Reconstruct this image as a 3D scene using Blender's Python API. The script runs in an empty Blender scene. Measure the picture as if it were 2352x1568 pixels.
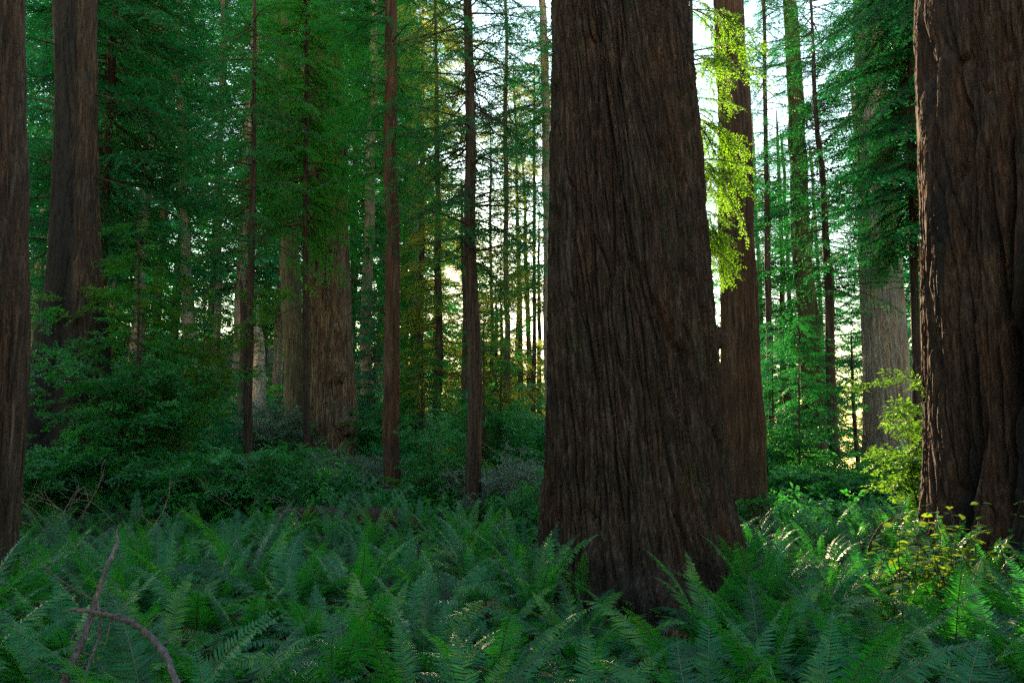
import bpy, math, random
import numpy as np
from mathutils import Vector, Matrix, Euler

SC = bpy.context.scene
COL = SC.collection
PI = math.pi
rng = np.random.default_rng(7)
rnd = random.Random(11)

# ------------------------------------------------------------------ camera
H_CAM = 2.2
PITCH = math.radians(7.5)
F = 1700.0                                   # focal length in reference units (2352 wide)
CA, SA = math.cos(PITCH), math.sin(PITCH)
CAM = np.array([0.0, 0.0, H_CAM])


def ray(px, py):
    u, v = (px - 1176) / F, (784 - py) / F
    return np.array([u, CA - v * SA, SA + v * CA])


def at(px, py, Y):
    d = ray(px, py)
    return CAM + d * (Y / d[1])


cam = bpy.data.cameras.new('camera')
cam.sensor_width = 36
cam.lens = F * 36 / 2352
cam.clip_end = 3000
co = bpy.data.objects.new('camera', cam)
COL.objects.link(co)
co.location = CAM
co.rotation_euler = (PI / 2 + PITCH, 0, 0)
SC.camera = co

SUN = ray(1040, 628)
SUN = SUN / np.linalg.norm(SUN)
SUN_EL = math.asin(SUN[2])
SUN_AZ = math.atan2(SUN[0], SUN[1])

# ------------------------------------------------------------------ noise


class Lat:
    """value noise on a lattice, periodic in both directions"""

    def __init__(s, seed, nu, nv):
        s.g = np.random.default_rng(seed).normal(0, 1, (max(2, int(nu)), max(2, int(nv))))

    def __call__(s, u, v):                   # u, v in cells
        nu, nv = s.g.shape
        iu, iv = np.floor(u).astype(int), np.floor(v).astype(int)
        fu, fv = u - iu, v - iv
        fu = fu * fu * (3 - 2 * fu)
        fv = fv * fv * (3 - 2 * fv)
        a, b = iu % nu, (iu + 1) % nu
        c, d = iv % nv, (iv + 1) % nv
        g = s.g
        return (g[a, c] * (1 - fu) + g[b, c] * fu) * (1 - fv) + (g[a, d] * (1 - fu) + g[b, d] * fu) * fv


GL = [Lat(100 + i, 64, 64) for i in range(4)]


def sstep(a, b, x):
    t = np.clip((x - a) / (b - a), 0, 1)
    return t * t * (3 - 2 * t)


MOUNDS = []                                  # (x, y, height, sigma)


def ground(x, y):
    x, y = np.asarray(x, float), np.asarray(y, float)
    yy = np.maximum(y, 1.0)
    az = np.arctan2(x, yy)
    z = 0.10 * GL[0](x / 2.2 + 9, y / 2.2 + 3) * .6 + 0.05 * GL[1](x / .7, y / .7) * .5
    left = sstep(0.0, 0.28, -az)
    z = z + left * np.clip(y - 14, 0, 60) * .095 + left * np.clip(y - 45, 0, 60) * .18
    z = z + (1 - left) * (1 - sstep(.2, .32, az)) * np.clip(y - 22, 0, 120) * .03
    z = z - sstep(.22, .36, az) * np.clip(y - 27, 0, 150) * .34
    for mx, my, mh, ms in MOUNDS:
        z = z + mh * np.exp(-((x - mx) ** 2 + (y - my) ** 2) / (2 * ms * ms))
    return z


def gz(x, y):
    return float(ground(np.array([x]), np.array([y]))[0])


# ------------------------------------------------------------------ mesh helper
class MB:
    def __init__(s):
        s.v, s.t, s.q, s.tint = [], [], [], []
        s.n = 0

    def add(s, v, tri=None, quad=None, mat=0, tint=0.5):
        v = np.asarray(v, float).reshape(-1, 3)
        if tri is not None and len(tri):
            s.t.append((np.asarray(tri, np.int64).reshape(-1, 3) + s.n, mat))
        if quad is not None and len(quad):
            s.q.append((np.asarray(quad, np.int64).reshape(-1, 4) + s.n, mat))
        s.tint.append(np.broadcast_to(np.asarray(tint, float), (len(v),)))
        s.v.append(v)
        s.n += len(v)

    def mesh(s, name, mats, smooth=False, origin=None):
        me = bpy.data.meshes.new(name)
        v = np.concatenate(s.v) if s.v else np.zeros((0, 3))
        if origin is not None:
            v = v - np.asarray(origin)[None]
        me.vertices.add(len(v))
        me.vertices.foreach_set('co', v.astype(np.float32).ravel())
        loops, starts, mi, off = [], [], [], 0
        for arr, m in s.t + s.q:
            k = arr.shape[1]
            loops.append(arr.ravel())
            starts.append(off + np.arange(len(arr)) * k)
            mi.append(np.full(len(arr), m))
            off += arr.size
        loops, starts, mi = np.concatenate(loops), np.concatenate(starts), np.concatenate(mi)
        me.loops.add(len(loops))
        me.loops.foreach_set('vertex_index', loops.astype(np.int32))
        me.polygons.add(len(starts))
        me.polygons.foreach_set('loop_start', starts.astype(np.int32))
        me.polygons.foreach_set('material_index', mi.astype(np.int32))
        if smooth:
            me.polygons.foreach_set('use_smooth', np.ones(len(starts), bool))
        a = me.attributes.new('tint', 'FLOAT', 'POINT')
        a.data.foreach_set('value', np.concatenate(s.tint).astype(np.float32))
        for m in mats:
            me.materials.append(m)
        me.update(calc_edges=True)
        return me


def obj(name, me, parent=None, loc=None):
    o = bpy.data.objects.new(name, me)
    COL.objects.link(o)
    if parent is not None:
        o.parent = parent
    if loc is not None:
        o.location = loc
    return o


def tag(o, label, cat, group=None, kind=None):
    if label:
        o['label'] = label
    if cat:
        o['category'] = cat
    if group:
        o['group'] = group
    if kind:
        o['kind'] = kind
    return o


def thing(name, loc, label, cat, group=None, rz=0):
    o = bpy.data.objects.new(name, None)
    COL.objects.link(o)
    o.location = [float(c) for c in loc]
    o.rotation_euler = (0, 0, rz)
    o.empty_display_size = .2
    return tag(o, label, cat, group)


def tube(mb, pts, rad, n=5, mat=0, tint=.5, cap=True):
    pts = np.asarray(pts, float)
    rad = np.broadcast_to(np.asarray(rad, float), (len(pts),))
    t = np.gradient(pts, axis=0)
    t /= np.linalg.norm(t, axis=1)[:, None] + 1e-9
    ref = np.array([0.31, 0.22, 0.92]) if abs(t[0][2]) < .8 else np.array([1.0, .1, 0.0])
    a = np.cross(t, ref)
    a /= np.linalg.norm(a, axis=1)[:, None] + 1e-9
    b = np.cross(t, a)
    th = np.arange(n) / n * 2 * PI
    ring = pts[:, None] + rad[:, None, None] * (np.cos(th)[None, :, None] * a[:, None] + np.sin(th)[None, :, None] * b[:, None])
    m = len(pts)
    i = np.arange(m - 1)[:, None] * n
    j = np.arange(n)[None]
    k = (j + 1) % n
    q = np.stack([i + j, i + k, i + n + k, i + n + j], -1).reshape(-1, 4)
    v = ring.reshape(-1, 3)
    tri = None
    if cap:
        v = np.vstack([v, pts[-1:]])
        tri = [[(m - 1) * n + jj, (m - 1) * n + (jj + 1) % n, m * n] for jj in range(n)]
    mb.add(v, tri, q, mat, tint)


def wander(p0, d0, L, n, r, wig=.15, drop=0.0):
    """a crooked polyline"""
    p, d = np.array(p0, float), np.array(d0, float)
    d /= np.linalg.norm(d)
    out = [p.copy()]
    for i in range(n):
        d = d + r.normal(0, wig, 3) + np.array([0, 0, -drop])
        d /= np.linalg.norm(d)
        p = p + d * L / n
        out.append(p.copy())
    return np.array(out)


def rot(az, tilt=0.0, roll=0.0):
    ca, sa = math.cos(az), math.sin(az)
    ct, st = math.cos(tilt), math.sin(tilt)
    cr, sr = math.cos(roll), math.sin(roll)
    Rz = np.array([[ca, -sa, 0], [sa, ca, 0], [0, 0, 1]])
    Ry = np.array([[ct, 0, -st], [0, 1, 0], [st, 0, ct]])
    Rx = np.array([[1, 0, 0], [0, cr, -sr], [0, sr, cr]])
    return Rz @ Ry @ Rx


# ------------------------------------------------------------------ materials
def nodes_of(m):
    m.use_nodes = True
    nt = m.node_tree
    nt.nodes.clear()
    return nt, nt.nodes, nt.links


def ramp(N, stops):
    r = N.new('ShaderNodeValToRGB')
    e = r.color_ramp.elements
    while len(e) < len(stops):
        e.new(.5)
    for el, (p, c) in zip(e, stops):
        el.position = p
        el.color = (*c, 1)
    return r


def leaf_mat(name, stops, trans=.35, tcol=(.16, .30, .02), rough=.42, spec=.45, scale=.6, objrand=0.0):
    m = bpy.data.materials.new(name)
    nt, N, L = nodes_of(m)
    out = N.new('ShaderNodeOutputMaterial')
    at_ = N.new('ShaderNodeAttribute')
    at_.attribute_name = 'tint'
    geo = N.new('ShaderNodeNewGeometry')
    no = N.new('ShaderNodeTexNoise')
    no.inputs['Scale'].default_value = scale
    no.inputs['Detail'].default_value = 2
    L.new(geo.outputs['Position'], no.inputs['Vector'])
    mx = N.new('ShaderNodeMath')
    mx.operation = 'MULTIPLY_ADD'
    mx.inputs[1].default_value = .9
    L.new(no.outputs['Fac'], mx.inputs[0])
    sub = N.new('ShaderNodeMath')
    sub.operation = 'MULTIPLY_ADD'
    sub.inputs[1].default_value = .8
    sub.inputs[2].default_value = -.4
    L.new(at_.outputs['Fac'], sub.inputs[0])
    L.new(sub.outputs[0], mx.inputs[2])
    src = mx
    if objrand:
        oi = N.new('ShaderNodeObjectInfo')
        ad = N.new('ShaderNodeMath')
        ad.operation = 'MULTIPLY_ADD'
        ad.inputs[1].default_value = objrand
        L.new(oi.outputs['Random'], ad.inputs[0])
        a2 = N.new('ShaderNodeMath')
        a2.operation = 'ADD'
        a2.inputs[1].default_value = -objrand / 2
        L.new(mx.outputs[0], a2.inputs[0])
        L.new(a2.outputs[0], ad.inputs[2])
        src = ad
    r = ramp(N, stops)
    L.new(src.outputs[0], r.inputs['Fac'])
    p = N.new('ShaderNodeBsdfPrincipled')
    p.inputs['Roughness'].default_value = rough
    p.inputs['Specular IOR Level'].default_value = spec
    L.new(r.outputs['Color'], p.inputs['Base Color'])
    tr = N.new('ShaderNodeBsdfTranslucent')
    tr.inputs['Color'].default_value = (*tcol, 1)
    mix = N.new('ShaderNodeMixShader')
    mix.inputs[0].default_value = trans
    L.new(p.outputs[0], mix.inputs[1])
    L.new(tr.outputs[0], mix.inputs[2])
    L.new(mix.outputs[0], out.inputs['Surface'])
    return m


def bark_mat(name, dark, mid, light, moss=0.0, sx=16, sz=1.2, bump=.5, moss_col=(.035, .06, .018), rough=.9, char_shade=0.0):
    m = bpy.data.materials.new(name)
    nt, N, L = nodes_of(m)
    out = N.new('ShaderNodeOutputMaterial')
    tc = N.new('ShaderNodeTexCoord')
    mp = N.new('ShaderNodeMapping')
    mp.inputs['Scale'].default_value = (sx, sx, sz)
    L.new(tc.outputs['Object'], mp.inputs['Vector'])
    n1 = N.new('ShaderNodeTexNoise')
    n1.inputs['Scale'].default_value = 1.0
    n1.inputs['Detail'].default_value = 7
    n1.inputs['Roughness'].default_value = .65
    L.new(mp.outputs[0], n1.inputs['Vector'])
    r = ramp(N, [(.28, dark), (.5, mid), (.74, light)])
    L.new(n1.outputs['Fac'], r.inputs['Fac'])
    col = r.outputs['Color']
    n2 = N.new('ShaderNodeTexNoise')             # broad patches
    n2.inputs['Scale'].default_value = .9
    n2.inputs['Detail'].default_value = 5
    L.new(tc.outputs['Object'], n2.inputs['Vector'])
    mul = N.new('ShaderNodeMix')
    mul.data_type = 'RGBA'
    mul.blend_type = 'MULTIPLY'
    rr = ramp(N, [(.3, (.7, .72, .78)), (.7, (1.25, 1.1, 1.0))])
    L.new(n2.outputs['Fac'], rr.inputs['Fac'])
    mul.inputs['Factor'].default_value = 1
    L.new(col, mul.inputs['A'])
    L.new(rr.outputs['Color'], mul.inputs['B'])
    col = mul.outputs['Result']
    mps = N.new('ShaderNodeMapping')                # weathered grey fibre beside fresh red fibre
    mps.inputs['Scale'].default_value = (5, 5, .35)
    mps.inputs['Location'].default_value = (5.3, 2.2, 8.1)
    L.new(tc.outputs['Object'], mps.inputs['Vector'])
    ns = N.new('ShaderNodeTexNoise')
    ns.inputs['Scale'].default_value = 1
    ns.inputs['Detail'].default_value = 6
    ns.inputs['Roughness'].default_value = .7
    L.new(mps.outputs[0], ns.inputs['Vector'])
    rs = ramp(N, [(.36, (1.2, .98, .86)), (.5, (.78, .77, .77)), (.64, (1.2, 1.3, 1.35))])
    L.new(ns.outputs['Fac'], rs.inputs['Fac'])
    ms = N.new('ShaderNodeMix')
    ms.data_type = 'RGBA'
    ms.blend_type = 'MULTIPLY'
    ms.inputs['Factor'].default_value = 1
    L.new(col, ms.inputs['A'])
    L.new(rs.outputs['Color'], ms.inputs['B'])
    col = ms.outputs['Result']
    if moss:
        n3 = N.new('ShaderNodeTexNoise')
        n3.inputs['Scale'].default_value = 1.7
        n3.inputs['Detail'].default_value = 8
        n3.inputs['Roughness'].default_value = .7
        mp3 = N.new('ShaderNodeMapping')
        mp3.inputs['Scale'].default_value = (1.6, 1.6, .5)
        mp3.inputs['Location'].default_value = (3.1, 7.7, 1.2)
        L.new(tc.outputs['Object'], mp3.inputs['Vector'])
        L.new(mp3.outputs[0], n3.inputs['Vector'])
        r3 = ramp(N, [(.66 - moss * .3, (0, 0, 0)), (.8 - moss * .2, (1, 1, 1))])
        L.new(n3.outputs['Fac'], r3.inputs['Fac'])
        mm = N.new('ShaderNodeMix')
        mm.data_type = 'RGBA'
        sc = N.new('ShaderNodeMath')
        sc.operation = 'MULTIPLY'
        sc.inputs[1].default_value = .7
        L.new(r3.outputs['Color'], sc.inputs[0])
        L.new(sc.outputs[0], mm.inputs['Factor'])
        L.new(col, mm.inputs['A'])
        mm.inputs['B'].default_value = (*moss_col, 1)
        col = mm.outputs['Result']
    if char_shade:
        # fire scar: charcoal, on the giant also painted flute shade, follows the 'tint' attribute painted on the wood
        a = N.new('ShaderNodeAttribute')
        a.attribute_name = 'tint'
        mc = N.new('ShaderNodeMix')
        mc.data_type = 'RGBA'
        L.new(a.outputs['Fac'], mc.inputs['Factor'])
        L.new(col, mc.inputs['A'])
        mc.inputs['B'].default_value = (.012, .011, .011, 1)
        col = mc.outputs['Result']
    p = N.new('ShaderNodeBsdfPrincipled')
    p.inputs['Roughness'].default_value = rough
    p.inputs['Specular IOR Level'].default_value = .2
    L.new(col, p.inputs['Base Color'])
    if bump:
        mpb = N.new('ShaderNodeMapping')
        mpb.inputs['Scale'].default_value = (sx * 3.2, sx * 3.2, sz * 6)
        L.new(tc.outputs['Object'], mpb.inputs['Vector'])
        nb = N.new('ShaderNodeTexNoise')
        nb.inputs['Scale'].default_value = 1
        nb.inputs['Detail'].default_value = 8
        nb.inputs['Roughness'].default_value = .7
        L.new(mpb.outputs[0], nb.inputs['Vector'])
        b = N.new('ShaderNodeBump')
        b.inputs['Strength'].default_value = bump
        b.inputs['Distance'].default_value = .02
        L.new(nb.outputs['Fac'], b.inputs['Height'])
        L.new(b.outputs[0], p.inputs['Normal'])
    L.new(p.outputs[0], out.inputs['Surface'])
    return m


M = {}
M['bark_red'] = bark_mat('redwood_bark', (.009, .007, .006), (.038, .026, .020), (.115, .086, .069), moss=.32, sx=26, sz=2.2, bump=1.0)
M['bark_giant'] = bark_mat('giant_bark', (.012, .008, .006), (.052, .030, .020), (.13, .086, .060), moss=.2, sx=18, sz=2.2, bump=1.0, char_shade=1)
M['bark_brown'] = bark_mat('brown_bark', (.014, .010, .008), (.045, .032, .025), (.11, .082, .066), moss=.1, sx=22)
M['bark_warm'] = bark_mat('warm_bark', (.018, .011, .007), (.058, .034, .022), (.12, .078, .055), moss=.05, sx=20)
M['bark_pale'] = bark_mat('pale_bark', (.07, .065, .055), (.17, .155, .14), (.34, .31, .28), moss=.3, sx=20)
M['bark_silver'] = bark_mat('silver_wood', (.16, .15, .14), (.32, .31, .29), (.55, .53, .50), moss=.05, sx=20)
M['bark_burled'] = bark_mat('burled_bark', (.018, .012, .008), (.08, .056, .038), (.24, .19, .14), moss=.25, sx=14, sz=.8)
M['bark_moss'] = bark_mat('mossy_bark', (.022, .02, .012), (.07, .065, .036), (.17, .15, .10), moss=.55, sx=20)
M['bark_dark'] = bark_mat('dark_bark', (.012, .009, .007), (.035, .026, .021), (.08, .065, .055), moss=.1, sx=24)
M['bark_burnt'] = bark_mat('burnt_bark', (.012, .008, .006), (.045, .031, .022), (.12, .088, .064), moss=.3, sx=14, char_shade=1)
M['twig_grey'] = bark_mat('grey_twig', (.12, .105, .095), (.24, .21, .19), (.40, .37, .34), sx=30, sz=6, bump=.2)
M['twig_brown'] = bark_mat('brown_twig', (.02, .013, .009), (.05, .033, .024), (.10, .07, .05), sx=30, sz=8, bump=0)
M['branch_purple'] = bark_mat('weathered_branch', (.05, .042, .042), (.125, .105, .105), (.27, .24, .23), sx=40, sz=8, bump=.5)

G1 = [(.15, (.003, .05, .014)), (.5, (.006, .115, .026)), (.85, (.025, .19, .022))]
M['needle'] = leaf_mat('needle_green', G1, trans=.4, tcol=(.02, .34, .04), rough=.5, spec=.12)
M['needle_deep'] = leaf_mat('needle_deep', [(.15, (.003, .04, .014)), (.5, (.005, .085, .026)), (.85, (.012, .14, .032))], trans=.35, tcol=(.01, .26, .04), rough=.5, spec=.12)
M['needle_bright'] = leaf_mat('needle_bright', [(.15, (.005, .07, .012)), (.5, (.012, .15, .014)), (.85, (.05, .22, .014))], trans=.4, tcol=(.05, .40, .02), rough=.5, spec=.12)
M['needle_lime'] = leaf_mat('needle_lime', [(.15, (.015, .07, .008)), (.5, (.04, .14, .01)), (.85, (.09, .2, .015))], trans=.55, tcol=(.22, .5, .015), rough=.5, spec=.3)
M['needle_gold'] = leaf_mat('needle_gold', [(.15, (.01, .06, .012)), (.5, (.035, .12, .014)), (.85, (.10, .18, .018))], trans=.55, tcol=(.46, .52, .06), rough=.5, spec=.12)  # golden sunlight put into the leaf colour of trees near the sun
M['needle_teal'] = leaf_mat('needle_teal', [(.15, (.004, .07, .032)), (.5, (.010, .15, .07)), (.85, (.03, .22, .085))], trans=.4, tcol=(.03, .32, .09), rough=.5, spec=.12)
M['shrub'] = leaf_mat('shrub_leaf', [(.15, (.006, .07, .022)), (.5, (.014, .15, .04)), (.85, (.05, .24, .05))], trans=.35, tcol=(.05, .36, .03), rough=.38, spec=.5)
M['shrub_bright'] = leaf_mat('shrub_bright_leaf', [(.15, (.012, .07, .008)), (.5, (.03, .13, .012)), (.85, (.08, .20, .02))], trans=.45, tcol=(.15, .34, .02), rough=.4, spec=.5)
M['shrub_grey'] = leaf_mat('shrub_grey_leaf', [(.15, (.04, .075, .055)), (.5, (.09, .14, .11)), (.85, (.17, .22, .18))], trans=.3, tcol=(.15, .25, .12), rough=.4, spec=.5)
M['salal'] = leaf_mat('salal_leaf', [(.15, (.012, .06, .012)), (.5, (.03, .11, .016)), (.85, (.07, .17, .025))], trans=.4, tcol=(.25, .42, .02), rough=.28, spec=.6)
M['fern'] = leaf_mat('fern_green', [(.08, (.003, .034, .014)), (.38, (.008, .11, .045)), (.62, (.014, .16, .05)), (.95, (.10, .24, .02))], trans=.33, tcol=(.05, .42, .02), rough=.45, spec=.36, scale=.8, objrand=.8)
M['fern_rib'] = leaf_mat('fern_rib', [(.2, (.05, .09, .03)), (.8, (.10, .13, .05))], trans=.0, rough=.5)
M['fern_dead'] = leaf_mat('fern_dead', [(.15, (.06, .026, .012)), (.5, (.14, .068, .03)), (.85, (.26, .15, .08))], trans=.25, tcol=(.2, .1, .04), rough=.7, spec=.2, objrand=.4)
M['litter'] = leaf_mat('litter', [(.15, (.03, .016, .010)), (.5, (.08, .042, .024)), (.85, (.18, .11, .07))], trans=.0, rough=.8, spec=.2)
M['sorrel'] = leaf_mat('ground_leaf', [(.15, (.01, .07, .015)), (.5, (.025, .13, .025)), (.85, (.06, .2, .03))], trans=.4, tcol=(.15, .35, .03), rough=.4, spec=.5)


def ground_mat():
    m = bpy.data.materials.new('forest_floor')
    nt, N, L = nodes_of(m)
    out = N.new('ShaderNodeOutputMaterial')
    geo = N.new('ShaderNodeNewGeometry')
    n = N.new('ShaderNodeTexNoise')
    n.inputs['Scale'].default_value = 9
    n.inputs['Detail'].default_value = 10
    n.inputs['Roughness'].default_value = .75
    L.new(geo.outputs['Position'], n.inputs['Vector'])
    r = ramp(N, [(.3, (.012, .008, .005)), (.5, (.04, .024, .015)), (.72, (.10, .062, .038))])
    L.new(n.outputs['Fac'], r.inputs['Fac'])
    n2 = N.new('ShaderNodeTexNoise')
    n2.inputs['Scale'].default_value = .35
    n2.inputs['Detail'].default_value = 4
    L.new(geo.outputs['Position'], n2.inputs['Vector'])
    r2 = ramp(N, [(.45, (0, 0, 0)), (.62, (.6, .6, .6))])
    L.new(n2.outputs['Fac'], r2.inputs['Fac'])
    mx = N.new('ShaderNodeMix')
    mx.data_type = 'RGBA'
    L.new(r2.outputs['Color'], mx.inputs['Factor'])
    L.new(r.outputs['Color'], mx.inputs['A'])
    mx.inputs['B'].default_value = (.015, .04, .014, 1)
    p = N.new('ShaderNodeBsdfPrincipled')
    p.inputs['Roughness'].default_value = .95
    L.new(mx.outputs['Result'], p.inputs['Base Color'])
    b = N.new('ShaderNodeBump')
    b.inputs['Strength'].default_value = .8
    b.inputs['Distance'].default_value = .05
    L.new(n.outputs['Fac'], b.inputs['Height'])
    L.new(b.outputs[0], p.inputs['Normal'])
    L.new(p.outputs[0], out.inputs['Surface'])
    return m


M['ground'] = ground_mat()

# ------------------------------------------------------------------ trunks


def bark_field(u, z, r, seed, ridge=.11, twist=0.0, bold=1.0):
    """relief of furrowed bark, 0 at the ridge crest and about -1 in the furrows; u periodic 0..1, z metres"""
    c = 2 * PI * r
    n = max(8, int(round(c / ridge)))
    u = u + twist * z / c
    w = Lat(seed, max(3, n // 3), 97)(u * max(3, n // 3), z / 2.6) * .42 + Lat(seed + 1, n, 97)(u * n, z / .75) * .14
    uu = u + w / n
    a = Lat(seed + 2, n, 89)(uu * n, z / 2.6) + .5 * Lat(seed + 3, 2 * n, 89)(uu * 2 * n, z / 1.1)
    f1 = np.clip(np.abs(a) / .24, 0, 1) ** .8
    b = Lat(seed + 4, 3 * n, 101)(uu * 3 * n, z / 1.5) + .4 * Lat(seed + 5, 6 * n, 101)(uu * 6 * n, z / .6)
    f2 = np.clip(np.abs(b) / .4, 0, 1)
    f3 = Lat(seed + 6, 9 * n, 103)(uu * 9 * n, z / .45)
    lo = Lat(seed + 7, max(4, n // 3), 61)(u * max(4, n // 3), z / 3.0)
    n2 = max(5, int(n / 2.2))
    g = Lat(seed + 8, n2, 67)((u + .7 * w / n2 / 2) * n2, z / 3.2) + .25 * Lat(seed + 9, 3 * n2, 67)(uu * 3 * n2, z / .9)
    f0 = np.clip(np.abs(g) / .15, 0, 1) ** .8
    f4 = Lat(seed + 10, 15 * n, 107)(uu * 15 * n, z / .2)
    return bold * (-(1 - f1) - .9 * (1 - f0)) - .38 * (1 - f2) + .17 * f3 + .10 * f4 + .35 * lo


def trunk_mesh(ctrl, base, mat, nth=64, dz=.12, amp=.03, ridge=.11, twist=0.0, flare=0.0, lobes=5, seed=1, extra=None, bold=1.0):
    """ctrl: rows (x, y, z, r) from the ground up"""
    ctrl = np.array(ctrl, float)
    ctrl = ctrl[np.argsort(ctrl[:, 2])]
    z0, z1 = ctrl[0, 2], ctrl[-1, 2]
    nz = max(8, int((z1 - z0) / dz))
    zz = np.linspace(z0, z1, nz)
    ker = np.array([1, 2, 3, 2, 1]) / 9.0

    def sm(k):
        y = np.interp(zz, ctrl[:, 2], ctrl[:, k])
        return np.convolve(np.pad(y, 2, mode='reflect', reflect_type='odd'), ker, 'valid')
    cx, cy, cr = sm(0), sm(1), sm(3)
    if float(np.median(cr)) < .5:
        wb = min(.06, .35 * float(np.median(cr)))
        cx = cx + wb * Lat(seed + 400, 3, 53)(np.zeros(nz) + .3, zz / 3.5) + wb * .4 * Lat(seed + 401, 3, 53)(np.zeros(nz) + .3, zz / 1.2)
        cy = cy + wb * Lat(seed + 402, 3, 53)(np.zeros(nz) + .3, zz / 3.5)
    th = np.arange(nth) / nth
    U, Z = np.meshgrid(th, zz)
    rm = float(np.median(cr))
    h = bark_field(U, Z, rm, seed * 17 + 3, ridge, twist, bold)
    R = cr[:, None] * np.ones_like(U)
    dg = np.clip(Z - z0, 0, None)
    if flare:
        lb = Lat(seed * 17 + 11, lobes, 31)(U * lobes, Z / 4 + 5)
        R = R * (1 + flare * (1 + .9 * lb) * np.exp(-dg / (cr[:, None] * 1.1 + .15)))
    lobe2 = Lat(seed * 17 + 12, 7, 31)(U * 7, Z / 5)
    R = R * (1 + .035 * lobe2)
    tint = np.zeros_like(U)
    if extra is not None:
        R, h, tint = extra(U, Z, R, h)
    R = R + amp * h
    X = cx[:, None] + R * np.cos(U * 2 * PI)
    Yy = cy[:, None] + R * np.sin(U * 2 * PI)
    v = np.stack([X, Yy, Z], -1).reshape(-1, 3)
    i = np.arange(nz - 1)[:, None] * nth
    j = np.arange(nth)[None]
    k = (j + 1) % nth
    q = np.stack([i + j, i + k, i + nth + k, i + nth + j], -1).reshape(-1, 4)
    mb = MB()
    top = np.array([[cx[-1], cy[-1], z1 + cr[-1] * .2]])
    v = np.vstack([v, top])
    tl = np.array([[(nz - 1) * nth + a, (nz - 1) * nth + (a + 1) % nth, nz * nth] for a in range(nth)])
    mb.add(v, tl, q, 0, np.concatenate([tint.ravel(), [0]]))
    return mb.mesh('trunk', [mat], smooth=True, origin=base)


def ctrl_from_pixels(rows, Y, ground_z=None, top_py=-260, taper=.7):
    """rows: (px, py, width) measured in the photograph, top to bottom; the axis stands in the plane y = Y"""
    rows = sorted(rows, key=lambda r: r[1])
    out = []
    for px, py, w in rows:
        p = at(px, py, Y)
        out.append([p[0], p[1], p[2], w / 2 / F * Y / ray(px, py)[1]])
    a, b = out[0], out[1] if len(out) > 1 else out[0]
    dzz = max(a[2] - b[2], .5)
    zt = at(rows[0][0], min(top_py, rows[0][1] - 5), Y)[2]
    s = (zt - a[2]) / dzz
    out.insert(0, [a[0] + (a[0] - b[0]) * s, Y, zt, max(a[3] * taper, .02)])
    lo = out[-1]
    l2 = out[-2]
    gzv = gz(lo[0], Y) if ground_z is None else ground_z
    zb = gzv - .35
    if lo[2] > zb:
        s = (lo[2] - zb) / max(l2[2] - lo[2], .5)
        s = min(s, .6)
        out.append([lo[0] + (lo[0] - l2[0]) * s, Y, zb, lo[3] * 1.06])
    return out


# ------------------------------------------------------------------ foliage templates


def conifer_spray(seed, L=2.6, step=.11, sub=.8, leaf=.055, lw=.02, lstep=.045, droop=.16, width=1.0, hang=.12):
    """one limb along +X with flat, drooping side shoots set with needle rows; returns (leaf tris (n,3,3), wood verts, wood quads)"""
    r = np.random.default_rng(seed)
    t = np.arange(.18, 1.0, step / L)
    main = lambda s: np.stack([L * s, .12 * L * np.sin(s * 2 + seed) * s, -droop * L * s ** 2 + .05 * L * s], -1)
    tris = []
    mbw = MB()
    s = np.linspace(0, 1, 9)
    tube(mbw, main(s), np.linspace(.011 * L, .002, 9), 4)
    for ti in t:
        for side in (-1, 1):
            if r.random() < .12:
                continue
            l = sub * width * (.35 + .65 * math.sin(min(1, ti * 1.25) * PI * .85 + .15)) * r.uniform(.55, 1.15)
            if ti > .8:
                l *= .75
            p0 = main(np.array([ti]))[0]
            fwd = r.uniform(.55, 1.0)
            d = np.array([math.cos(fwd), side * math.sin(fwd), r.uniform(-.25, .1)])
            n = max(3, int(l / lstep))
            q = (np.arange(n) + .5) / n
            ax = p0 + l * q[:, None] * d + np.array([0, 0, -1]) * (hang + r.uniform(0, .12)) * (l * q[:, None] ** 2) * 2
            ax += r.normal(0, .006, ax.shape)
            tube(mbw, ax[[0, n // 2, n - 1]], [.006, .004, .002], 3, cap=False)
            td = np.gradient(ax, axis=0)
            td /= np.linalg.norm(td, axis=1)[:, None]
            sd = np.cross(td, np.array([0, 0, 1.0]))
            sd /= np.linalg.norm(sd, axis=1)[:, None] + 1e-6
            up = np.cross(sd, td)
            for ss in (-1, 1):
                ll = leaf * r.uniform(.6, 1.25, n) * (1 - .45 * q)
                ld = td * .6 + ss * sd * .8 + up * r.normal(0, .35, n)[:, None]
                ld /= np.linalg.norm(ld, axis=1)[:, None]
                wv = np.cross(ld, up + r.normal(0, .4, (n, 3)))
                wv /= np.linalg.norm(wv, axis=1)[:, None] + 1e-6
                a = ax
                tip = ax + ld * ll[:, None]
                m1 = ax + ld * ll[:, None] * .45 + wv * lw * .5
                m2 = ax + ld * ll[:, None] * .45 - wv * lw * .5
                tris.append(np.stack([a, m1, m2], 1))
                tris.append(np.stack([m1, tip, m2], 1))
    tris = np.concatenate(tris)
    return tris, np.concatenate(mbw.v), np.concatenate([x[0] for x in mbw.q])


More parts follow.
